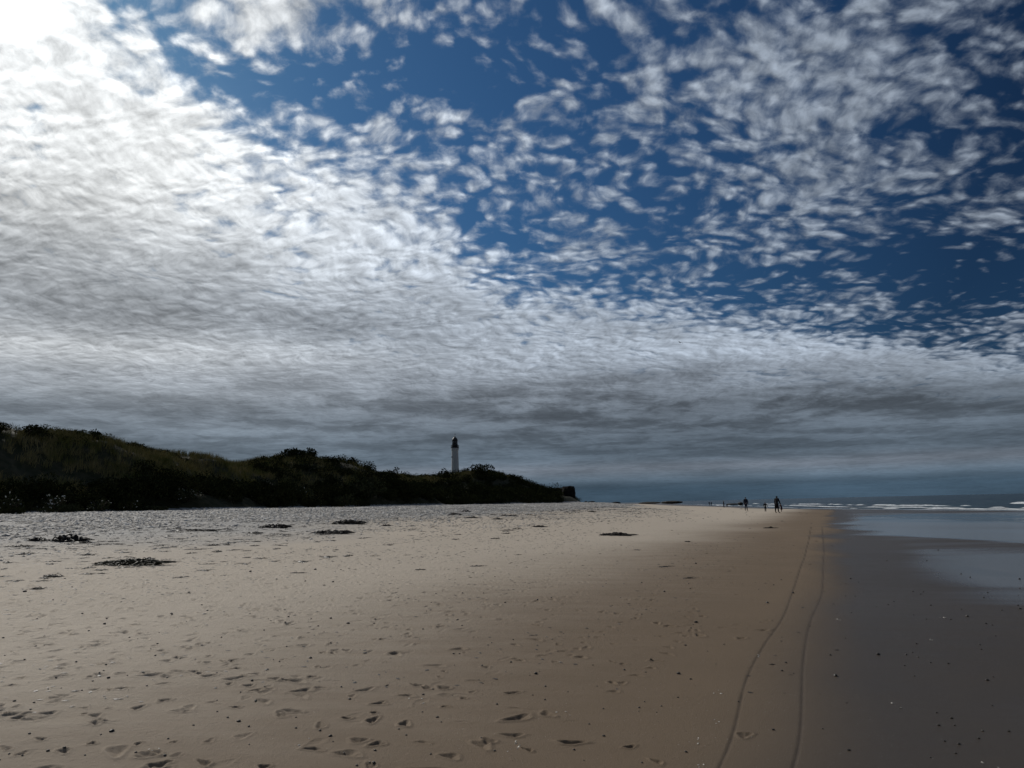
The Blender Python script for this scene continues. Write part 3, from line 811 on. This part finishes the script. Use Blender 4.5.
rock_at(740.5, 300, 5, 2.6, 1.2, 504.6, 'knobbly rock on the thin reef behind the standing walker', 24, name='boulder', m=m_weedrock)
rock_at(631, 250, 8, 1.3, 1, 505.6, 'small dark rock patch on the far sand near the skyline reef', 25, name='boulder', m=m_weedrock)

# ------------------------------------------------------------------ shingle
m_stone, nt, b = mat('shingle_stone', 0.75, 0.3)
vor = nt.nodes.new('ShaderNodeTexVoronoi'); nt.links.new(pos(nt).s, vor.inputs['Vector']); vor.inputs['Scale'].default_value = 3.0
vx, vy, vz = sep(nt, S(nt, vor.outputs['Color']))
setc(nt, b, 'Base Color', mix(nt, vx.pow(1.3), mix(nt, vy, (0.34, 0.31, 0.27), (0.42, 0.37, 0.31)), (0.88, 0.83, 0.75)))
def stones(n, umin, umax, tmax, smin, smax, power):
    u_ = umin + (umax - umin) * rng.random(n) ** power; v_ = -49 + 34 * rng.random(n) ** 1.15
    x_, y_ = to_xy(u_, v_); bz, dd_, ds_, t_ = base_z(x_, y_)
    k_ = (t_ < tmax + .12 * fbm(x_ * .12, y_ * .12, 19, 4) + .06 * rng.random(n) ** 2 - .02) & (dd_ > -.5) & (np.abs(x_ / y_) < .85) & (y_ > 8)
    k_ &= fbm(x_ * .4, y_ * .4, 29, 3) > -.16
    x_, y_ = x_[k_], y_[k_]; n = len(x_); z_ = zarr(x_, y_)
    s_ = (smin + (smax - smin) * rng.random(n) ** 2.2) * (1 + np.hypot(x_, y_) / 160)
    base = np.array([(1, 0, 0), (0.35, .85, 0), (-.75, .6, 0), (-.8, -.55, 0), (.3, -.9, 0), (.1, 0, .32), (0, .1, -.3)])
    a = rng.uniform(0, 6.28, n); c_, q_ = np.cos(a), np.sin(a); w_ = base[None] * (1 + rng.uniform(-.3, .3, (n, 7, 1))) * s_[:, None, None]
    w_[:, :, 1] *= rng.uniform(.6, 1, n)[:, None]
    X1 = w_[:, :, 0] * c_[:, None] - w_[:, :, 1] * q_[:, None] + x_[:, None]; Y1 = w_[:, :, 0] * q_[:, None] + w_[:, :, 1] * c_[:, None] + y_[:, None]
    Z1 = w_[:, :, 2] + z_[:, None] + s_[:, None] * .12
    tri = np.array([(0, 1, 5), (1, 2, 5), (2, 3, 5), (3, 4, 5), (4, 0, 5), (1, 0, 6), (2, 1, 6), (3, 2, 6), (4, 3, 6), (0, 4, 6)])
    return np.stack([X1, Y1, Z1], -1).reshape(-1, 3), (np.arange(n)[:, None, None] * 7 + tri[None]).reshape(-1, 3)
v1, f1 = stones(130000, 5, 170, .225, .04, .12, 1.2); v2, f2 = stones(36000, 5, 130, .38, .02, .06, 1.3)
print('stones', len(f1) // 10, len(f2) // 10)
o = np_obj('shingle', np.concatenate([v1, v2]), np.concatenate([f1, f2 + len(v1)]), m_stone, False)
tag(o, 'grey shingle stones banked up along the dune foot', 'shingle', kind='stuff')

# ------------------------------------------------------------------ seaweed
m_weed = simple('seaweed', (0.011, 0.009, 0.007), (0.045, 0.034, 0.025), 11.0, 0.6, 0.4, 4, 0.02)
m_weed2 = simple('dried_weed', (0.032, 0.030, 0.018), (0.080, 0.070, 0.045), 11.0, 0.7, 0.3, 4, 0.02)
def weed_mesh(name, L, W, H, n, m, taper=.5):
    """a heap of bent straps and bladders lying on the sand, along x"""
    mb = MB()
    for _ in range(n):
        t_ = random.uniform(-1, 1); x_ = t_ * L * .45; w_ = W * .45 * (1 - taper * max(0, t_))
        y_ = random.gauss(0, .5) * w_; a = random.gauss(0, .7); l_ = random.uniform(.18, .5) * min(L, .9)
        z_ = random.random() ** 1.5 * H * (1 - t_ * t_ * .7) * (1 - taper * max(0, t_) * .7); pts, rd = [], []
        for k_ in range(5):
            pts.append((x_, y_, max(.004, z_ * math.cos((k_ - 2) * .7)) + random.uniform(0, H * .15))); rd.append(min(.05, H * .16) * (.5 + random.random()) * (1 - abs(k_ - 2) * .3))
            x_ += l_ / 4 * math.cos(a); y_ += l_ / 4 * math.sin(a); a += random.gauss(0, .5)
        mb.tube(pts, rd, 4)
    # the packed body of the heap
    k_ = 14; vs, fs = [], []
    for i in range(k_ + 1):
        t_ = i / k_ * 2 - 1; ww = W * .38 * math.sqrt(max(0, 1 - t_ ** 2)) * (1 - taper * max(0, t_)) * random.uniform(.7, 1.2)
        hh = H * .62 * (1 - abs(t_) ** 1.6) * (1 - taper * .7 * max(0, t_)) * random.uniform(.6, 1.2)
        for j in range(7):
            c_ = j / 6 * 2 - 1; vs.append((t_ * L * .5, c_ * ww + random.gauss(0, W * .02), -.02 + (hh + .02) * max(0, 1 - c_ * c_) * random.uniform(.75, 1.2)))
    for i in range(k_):
        for j in range(6): q = i * 7 + j; fs.append((q, q + 7, q + 8, q + 1))
    mb.add(vs, fs)
    return mb.mesh(name, m)
def weed(px_, py_, wpx, hpx, label, name='seaweed_heap', m=None, n=60, rz=0., taper=.5, group=None, cat='seaweed'):
    q = at(px_, py_); d_ = q.length; L = wpx / 769 * d_; H = max(.03, min(.30, hpx / 769 * d_ * .55))
    W = max(.15, min(L * .5, 1.4)); o = link(bpy.data.objects.new(name, weed_mesh(name, L, W, H, n, m or m_weed, taper)))
    o.location = q; o.rotation_euler.z = rz; return tag(o, label, cat, group)
WG = 'seaweed heaps stranded on the beach'
weed(614, 535.5, 34, 5.5, 'long dark log-like seaweed heap lying alone on the open sand', n=140, taper=.75, group=WG, rz=-.1)
weed(65, 541.5, 26, 10, 'thick dark seaweed heap at the edge of the near shingle', n=130, taper=.3, group=WG, rz=.2)
weed(36, 541, 16, 5, 'flat seaweed patch beside the thick heap at the near shingle', n=60, taper=.2, group=WG)
weed(84, 543.5, 12, 3, 'small tail of weed just off the thick seaweed heap', n=40, taper=.2, group=WG)
weed(124, 564.5, 66, 7, 'wide mossy brown-green seaweed mat lying on the near dry sand', n=220, taper=.2, group=WG, m=m_weed2)
weed(271, 528, 30, 7, 'seaweed heap touching the shingle under the tallest shrub', n=120, taper=.2, group=WG, rz=.25)
weed(252, 533.5, 16, 3, 'thin dark streak of weed below the shrub-side heap', n=50, taper=.2, group=WG)
weed(347, 524, 34, 7, 'broad upper seaweed heap of the pair below the rounded olive bush', n=130, taper=.1, group=WG, rz=.15)
weed(328, 533.5, 38, 6, 'broad lower seaweed heap of the pair below the rounded olive bush', n=140, taper=.1, group=WG, rz=.15)
weed(385, 526, 10, 3, 'small weed clump beyond the pair of broad heaps', n=40, group=WG)
weed(453, 515, 12, 4, 'dark seaweed heap on the shingle directly below the lighthouse', n=60, group=WG)
weed(465, 512, 8, 4, 'small upright weed clump behind the heap below the lighthouse', n=40, group=WG)
weed(470, 518, 14, 2.5, 'flat weed streak in front of the lighthouse-side clump', n=50, group=WG)
weed(506, 516, 22, 2.5, 'long thin line of weed on the far shingle edge', n=70, group=WG)
weed(537, 527, 14, 3, 'dark weed patch on sand between shingle and the log-like heap', n=60, group=WG)
weed(496, 519.5, 10, 2.5, 'little weed heap just in front of the long thin weed line', n=40, group=WG)
weed(591, 512, 8, 2.2, 'tiny dark weed heap below the boulders at the headland', n=40, group=WG)
weed(769, 528.3, 11, 2.6, 'small dark weed heap alone on the sand below the distant child', n=50, group=WG)
weed(687, 542, 6, 2, 'tiny weed scrap in the middle of the open brown sand', n=30, group=WG)
weed(16, 547, 22, 3, 'low line of weed on sand in front of the near shingle', n=60, group=WG)
weed(190, 531, 46, 3, 'long low weed line running along the shingle edge', n=140, taper=.1, group=WG, rz=.2)
weed(36, 589, 12, 2.2, 'short curled weed strand on bright near sand', n=30, group=WG)
weed(50, 577, 15, 4.5, 'curled dark weed strand with a loop on bright near sand', n=50, group=WG, rz=-.4)
# small scraps: one of a few shapes, copied
protos = [weed_mesh('seaweed_scrap', random.uniform(.22, .5), random.uniform(.10, .22), random.uniform(.02, .045), 14, m_weed, .2) for _ in range(6)]
cnt = 0
while cnt < 290:
    px_ = random.uniform(0, 760); py_ = 508 + 90 * random.random() ** 1.7
    q = at(px_, py_)
    if q.length > 170 or q.length < 14: continue
    bz, dd_, ds_, t_ = base_z(np.array([q.x]), np.array([q.y]))
    keep = (math.exp(-((t_[0] - .27) / .045) ** 2) + .55 * math.exp(-((t_[0] - .20) / .02) ** 2) + .015 * (t_[0] < .45))
    if random.random() > keep: continue
    o = link(bpy.data.objects.new('seaweed_scrap', random.choice(protos))); s_ = random.uniform(.4, 1.25) * (.8 + q.length / 62)
    o.location = q; o.rotation_euler.z = random.gauss(AX, .6) * -1 + random.choice((0, 1.57)); o.scale = (s_, s_, s_ * .8)
    zone = ('on pale near sand short of the shingle' if q.length < 38 else 'on mid beach sand between the heaps below the bushes' if q.length < 70
            else 'on far sand below the lighthouse and dune end' if q.length < 115 else 'on the farthest sand near the headland boulders')
    tag(o, 'small dark seaweed scrap ' + zone, 'seaweed', 'seaweed scraps ' + zone); cnt += 1

# fine litter between the scraps: chips of weed and twigs too many to count
n = 80000; r_ = 6 + 130 * rng.random(n) ** 1.5; t_ = np.radians(rng.uniform(-40, 22, n)); lx, ly = r_ * np.sin(t_), r_ * np.cos(t_)
bz, dd_, ds_, tt_ = base_z(lx, ly); lu, lv = to_uv(lx, ly)
pr = .9 * np.exp(-((tt_ - .27) / .05) ** 2) + .6 * np.exp(-((tt_ - .17) / .03) ** 2) + .05 * sm(.47, .35, tt_) + .30 * sm(.42, .30, tt_) + .02
pr = pr * sm(-.16, .14, fbm(lu * .10, lv * .8, 301, 4)) * (dd_ > .3) * np.minimum(1, r_ / 22)
k_ = (rng.random(n) < pr) & (tt_ < .56); lx, ly, lr = lx[k_], ly[k_], r_[k_]; n = len(lx); print('litter', n)
s_ = rng.uniform(.008, .034, n) * (.7 + lr / 22 + np.maximum(lr - 25, 0) / 22); a = rng.uniform(0, 6.28, n); c_, q_ = np.cos(a) * s_, np.sin(a) * s_; z_ = zarr(lx, ly); w_ = rng.uniform(.25, .6, n)
v = np.stack([np.stack([lx + c_, ly + q_, z_ + .004], 1), np.stack([lx - q_ * w_, ly + c_ * w_, z_ + .003], 1), np.stack([lx - c_, ly - q_, z_ + .002], 1), np.stack([lx + q_ * w_, ly - c_ * w_, z_ + .003], 1), np.stack([lx, ly, z_ + s_ * rng.uniform(.08, .25, n)], 1)], 1).reshape(-1, 3)
f = (np.arange(n)[:, None, None] * 5 + np.array([(0, 1, 4), (1, 2, 4), (2, 3, 4), (3, 0, 4)])[None]).reshape(-1, 3)
o = np_obj('beach_litter', v, f, m_weed, False); tag(o, 'fine dark litter of weed chips and twigs along the tide lines', 'litter', kind='stuff')

# loose pebbles on the open sand
m_peb = simple('dark_pebble', (0.018, 0.017, 0.016), (0.07, 0.06, 0.05), 30.0, 0.6, 0.4)
m_shell = simple('pale_shell', (0.45, 0.42, 0.36), (0.65, 0.62, 0.55), 30.0, 0.5, 0.4)
pp = [rock_mesh('pebble', 1, random.uniform(.6, .9), random.uniform(.4, .65), m_peb, i, 2) for i in range(5)]
cnt = 0
while cnt < 290:
    px_ = random.uniform(0, 1023); py_ = random.uniform(575, 766)
    if random.random() < .25: py_ = random.uniform(545, 640)
    if 700 < px_ < 840 and random.random() < .5: continue
    q = at(px_, py_); o = link(bpy.data.objects.new('pebble', random.choice(pp)))
    s_ = random.uniform(.005, .010) * (1.8 if random.random() < .10 else 1) * (.7 + q.length / 14)
    o.location = q + Vector((0, 0, s_ * .25)); o.rotation_euler.z = random.uniform(0, 6.28); o.scale = (s_,) * 3
    vq = to_uv(q.x, q.y)[1]
    zone = 'on the wet grey flat beyond the wheel tracks' if vq > .1 else 'on damp brown sand beside the wheel tracks' if vq > -2.6 else 'on pale trodden sand among the footprints'
    tag(o, 'small dark pebble ' + zone, 'pebble', 'dark pebbles ' + zone); cnt += 1
sh = []
for i in range(3):
    mb = MB(); k_ = 9
    vs = [(0, 0, .25)]; fs = []
    for j in range(k_):
        a = -1.2 + 2.4 * j / (k_ - 1); rr_ = .9 + .1 * (j % 2)
        vs += [(rr_ * math.sin(a) * .6, rr_ * math.cos(a) * .6, .38 + .04 * (j % 2)), (rr_ * math.sin(a), rr_ * math.cos(a), .05)]
    for j in range(k_ - 1): fs += [(0, 2 * j + 1, 2 * j + 3), (2 * j + 1, 2 * j + 2, 2 * j + 4, 2 * j + 3)]
    mb.add(vs, fs); me = mb.mesh('seashell', m_shell, True); sh.append(me)
for px_, py_ in ((718, 694), (717, 722), (701, 739), (697, 764), (518, 747), (512, 745), (839, 620), (945, 618), (760, 655), (300, 745), (565, 715), (150, 752), (893, 706), (988, 765), (930, 640), (420, 700)):
    q = at(px_ + random.uniform(-1, 1), py_); 
    for k_ in range(3):
        o = link(bpy.data.objects.new('seashell', random.choice(sh))); s_ = random.uniform(.007, .013) * (.5 + q.length / 12)
        dx_, dy_ = random.gauss(0, .03), random.gauss(0, .05); o.location = (q.x + dx_, q.y + dy_, zat(q.x + dx_, q.y + dy_)); o.scale = (s_,) * 3; o.rotation_euler = (random.uniform(-.2, .2), random.uniform(-.2, .2), random.uniform(0, 6.28))
        tag(o, 'tiny pale broken shell lying on the near brown sand', 'shell', 'tiny pale shells on the near sand')

# ------------------------------------------------------------------ people
def cloth(name, c, r_=0.85): return simple(name, tuple(x * .8 for x in c), c, 25.0, r_, 0.2)
m_skin = simple('skin', (0.36, 0.22, 0.16), (0.45, 0.28, 0.20), 20., .55, .4)
def skinned(pts, edges, rad, sub=2, root=0):
    me = bpy.data.meshes.new('tmp'); me.from_pydata(pts, edges, []); o = bpy.data.objects.new('tmp', me); link(o)
    s_ = o.modifiers.new('s', 'SKIN'); me.skin_vertices  # layer made by the modifier
    for i, r_ in enumerate(rad):
        me.skin_vertices[0].data[i].radius = (r_, r_) if not isinstance(r_, tuple) else r_
        me.skin_vertices[0].data[i].use_root = (i == root)
    sb = o.modifiers.new('u', 'SUBSURF'); sb.levels = sub; sb.render_levels = sub
    dg = bpy.context.evaluated_depsgraph_get(); dg.update()
    out = bpy.data.meshes.new_from_object(o.evaluated_get(dg)); bpy.data.objects.remove(o); bpy.data.meshes.remove(me)
    out.shade_smooth(); return out
def merge(meshes, m, name):
    vs, fs = [], []
    for me in meshes:
        n = len(vs); vs += [v_.co[:] for v_ in me.vertices]; fs += [tuple(i + n for i in p_.vertices) for p_ in me.polygons]
    me = bpy.data.meshes.new(name); me.from_pydata(vs, [], fs); me.materials.append(m); me.shade_smooth(); return me

def person(px_, foot_py, h_px, label, face, top, bottom, hair_c, lean=0., stride=.10, arm=(0.1, -0.1), child=False, hood=False, long_coat=False, reach=None):
    """a figure with its feet on the sand where the sight line meets it; face = heading in radians from +Y"""
    q = at(px_, foot_py); d_ = q.y; H = h_px / 769 * d_
    pass
    H = min(max(H, 0.9), 1.92) if not child else min(max(H, .7), 1.35)
    root = empty('person', q, -face); tag(root, label, 'person')
    hd = 1.25 if child else 1.0; wd = 1.25 if child else 1.12
    L = lambda x, y, z: (x * wd, y + lean * max(0, z - .52), z - lean * lean * .25 * max(0, z - .5))
    P_ = {}
    def J(n, c, r_): P_[n] = (len(P_), c, r_)
    J('pel', L(0, 0, .53), (.082, .062)); J('wai', L(0, .005, .61), (.072, .052)); J('che', L(0, .0, .73), (.088, .058)); J('shl', L(0, -.005, .80), (.066, .045)); J('nek', L(0, .0, .85), .028)
    J('jaw', L(0, .012, .885), .034 * hd); J('hed', L(0, .008, .935), .050 * hd); J('crn', L(0, .0, .967), .036 * hd)
    for s_, k_, ay in ((-1, 'l', arm[0]), (1, 'r', arm[1])):
        sw = stride * s_
        J('hip' + k_, (s_ * .040 * wd, 0, .50), .056); J('kne' + k_, (s_ * .041 * wd, sw * .55 + .012, .275), .037); J('cal' + k_, (s_ * .041 * wd, sw * .8 - .008, .19), .034)
        J('ank' + k_, (s_ * .041 * wd, sw, .045), .022); J('bal' + k_, (s_ * .045 * wd, sw + .07, .018), .020); J('toe' + k_, (s_ * .047 * wd, sw + .105, .014), .014)
        ex = (s_ * .125 * wd, ay * .45, .635); wx = (s_ * .135 * wd, ay + .03, .485)
        if reach and reach[0] == k_: ex, wx = reach[1], reach[2]
        J('sho' + k_, L(s_ * .098, -.003, .80), .034); J('elb' + k_, L(*ex), .025); J('wri' + k_, L(*wx), .017)
        dv = (Vector(wx) - Vector(ex)).normalized(); pm = Vector(wx) + dv * .035; J('plm' + k_, L(*pm), (.020, .012))
    ix = lambda n: P_[n][0]
    E_ = [('pel', 'wai'), ('wai', 'che'), ('che', 'shl'), ('shl', 'nek'), ('nek', 'jaw'), ('jaw', 'hed'), ('hed', 'crn')]
    for k_ in 'lr': E_ += [('pel', 'hip' + k_), ('hip' + k_, 'kne' + k_), ('kne' + k_, 'cal' + k_), ('cal' + k_, 'ank' + k_), ('ank' + k_, 'bal' + k_), ('bal' + k_, 'toe' + k_), ('shl', 'sho' + k_), ('sho' + k_, 'elb' + k_), ('elb' + k_, 'wri' + k_), ('wri' + k_, 'plm' + k_)]
    names = list(P_)
    def grow(keep, extra=0.0, mul=1.0, move=None):
        nm = [n for n in names if n in keep]; mp = {n: i for i, n in enumerate(nm)}
        pts = [tuple(c * H for c in P_[n][1]) for n in nm]
        rad = []
        for n in nm:
            r_ = P_[n][2]; r_ = r_ if isinstance(r_, tuple) else (r_, r_)
            rad.append(((r_[0] * mul + extra) * H, (r_[1] * mul + extra) * H))
        return skinned(pts, [(mp[a], mp[b_]) for a, b_ in E_ if a in mp and b_ in mp], rad)
    parts = [grow(names)]
    # fingers and thumbs, nose and ears, grown from the same body
    for s_, k_ in ((-1, 'l'), (1, 'r')):
        w_, pm = Vector(P_['wri' + k_][1]), Vector(P_['plm' + k_][1]); dv = (pm - w_).normalized(); sd = dv.cross(Vector((1, 0, 0))).normalized(); inn = Vector((-s_, 0, 0))
        for j, ln in enumerate((.036, .042, .040, .030)):
            b0 = pm + sd * (j - 1.5) * .009; p_ = [b0 - dv * .01, b0 + dv * ln * .5, b0 + dv * ln * .85 + inn * .008, b0 + dv * ln + inn * .017]
            mb = MB(); mb.tube([x * H for x in p_], [.0058 * H, .0052 * H, .0045 * H, .0030 * H], 6); parts.append(mb.mesh('tmp', m_skin))
        b0 = w_ + dv * .012; mb = MB(); mb.tube([x * H for x in (b0, b0 - sd * .018 + dv * .012, b0 - sd * .022 + dv * .028 + inn * .006)], [.007 * H, .006 * H, .004 * H], 6); parts.append(mb.mesh('tmp', m_skin))
    hc = Vector(P_['hed'][1]); mb = MB()
    mb.tube([(hc + Vector(a)) * H for a in ((0, .040 * hd, .008), (0, .056 * hd, -.010), (0, .042 * hd, -.016))], [.006 * H, .009 * H, .004 * H], 6)
    for s_ in (-1, 1): mb.tube([(hc + Vector((s_ * .046 * hd, -.002, z))) * H for z in (-.016, 0, .014)], [.005 * H, .009 * H, .005 * H], 6)
    mb.tube([(hc + Vector((x, .043 * hd, -.030))) * H for x in (-.014, 0, .014)], [.003 * H, .005 * H, .003 * H], 6)
    parts.append(mb.mesh('tmp', m_skin))
    link(bpy.data.objects.new('body', merge(parts, m_skin, 'body')), root)
    mt, mbm, mh = top, bottom, hair_c
    jk = grow({'pel', 'wai', 'che', 'shl', 'nek', 'shol', 'elbl', 'wril', 'shor', 'elbr', 'wrir'} | ({'hipl', 'hipr'} if long_coat else set()), .017, 1.10)
    jm = [jk]
    if long_coat:
        mb = MB(); mb.lathe([(.078 * H, .62 * H), (.105 * H, .50 * H), (.13 * H, .27 * H)], 16); jm.append(mb.mesh('tmp', mt))
    link(bpy.data.objects.new('jacket', merge(jm, mt, 'jacket')), root)
    link(bpy.data.objects.new('trousers', merge([grow({'pel', 'hipl', 'hipr', 'knel', 'kner', 'call', 'calr', 'ankl', 'ankr'}, .007, 1.05)], mbm, 'trousers')), root)
    for k_ in 'lr':
        link(bpy.data.objects.new('shoe', merge([grow({'ank' + k_, 'bal' + k_, 'toe' + k_}, .006, 1.1)], m_black, 'shoe')), root)
    hr = skinned([tuple((hc + Vector(a)) * H) for a in ((0, -.010, .030), (0, -.022, -.004), (0, -.026, -.040 if not hood else -.07))], [(0, 1), (1, 2)], [.060 * hd * H, .060 * hd * H, (.038 if not hood else .055) * hd * H])
    link(bpy.data.objects.new('hood' if hood else 'hair', merge([hr], mt if hood else mh, 'hair')), root)
    return root
m_navy = cloth('navy_cloth', (.012, .016, .032)); m_blk = cloth('black_cloth', (.010, .010, .013)); m_jean = cloth('dark_jeans', (.018, .024, .045)); m_hair = simple('dark_hair', (.010, .008, .006), (.03, .02, .014), 40., .6, .4)
m_hair2 = simple('brown_hair', (.04, .025, .015), (.08, .05, .03), 40., .6, .4); m_char = cloth('charcoal_cloth', (.03, .03, .035)); m_wine = cloth('maroon_cloth', (.05, .014, .018))
person(746.3, 510.6, 14.2, 'adult in dark clothes walking alone, hands at sides, seen against the surf', AX + .3, m_navy, m_jean, m_hair, stride=.07, arm=(.06, -.05))
person(765.6, 511.6, 9.2, 'small child in dark clothes standing between two adults near the surf', AX - .2, m_char, m_blk, m_hair2, child=True, stride=.03, arm=(.02, .02))
person(777.2, 512.8, 16.8, 'tallest figure, adult in long dark hooded coat leaning beside a stooping child', AX + .6, m_blk, m_blk, m_hair, lean=.16, stride=.08, arm=(.08, .10), hood=True, long_coat=True)
person(781.7, 511.9, 8.0, 'stooping child in dark coat at the hand of the long-coated adult', AX - .9, m_wine, m_blk, m_hair2, lean=.45, child=True, stride=.06, arm=(.10, .12), long_coat=True)
person(723.9, 507.4, 6.8, 'distant adult in black standing at the surf with a crouched child', AX + 1.2, m_blk, m_jean, m_hair, stride=.05)
person(727.2, 507.4, 3.5, 'very small distant child beside the adult in black at the surf', AX, m_char, m_blk, m_hair2, child=True, stride=.02)
person(709.4, 505.3, 3.6, 'farther walker of the tiny far pair at the water line, landward one', AX, m_blk, m_jean, m_hair, stride=.10)
person(711.4, 505.3, 3.4, 'farther walker of the tiny far pair at the water line, seaward one', AX, m_navy, m_blk, m_hair2, stride=.08)

# ------------------------------------------------------------------ a gull in flight
dv = (cam.matrix_world.to_3x3() @ Vector((680.2 - 512, 384 - 342.7, -769))).normalized()
bird = empty('bird', Vector((0, 0, EYE)) + dv * 170, 2.2); tag(bird, 'lone dark bird in flight high above the beach, wings banked', 'bird')
m_feather = simple('dark_feathers', (.02, .02, .022), (.05, .05, .05), 20., .7, .3)
link(bpy.data.objects.new('body', merge([skinned([(0, -.30, .0), (0, -.14, 0), (0, .06, 0), (0, .20, .03), (0, .27, .04), (0, .34, .03)], [(i, i + 1) for i in range(5)], [(.05, .012), .055, .075, .045, .04, .01])], m_feather, 'body')), bird)
for s_ in (-1, 1):
    mb = MB(); vs, fs = [], []
    for i, (x_, y0, y1, z_) in enumerate(((.05, .12, -.08, .02), (.22, .17, -.06, .12), (.42, .14, -.04, .16), (.62, .02, -.08, .10), (.74, -.12, -.16, .04))):
        for zz in (.012, -.012): vs += [(s_ * x_, y0, z_ + zz), (s_ * x_, y1, z_ + zz)]
    for i in range(4):
        a = i * 4; fs += [(a, a + 1, a + 5, a + 4), (a + 2, a + 6, a + 7, a + 3), (a, a + 4, a + 6, a + 2), (a + 1, a + 3, a + 7, a + 5)]
    mb.add(vs, fs); mb.build('wing', m_feather, bird)
bird.rotation_euler = (0, R(-28), 2.2)
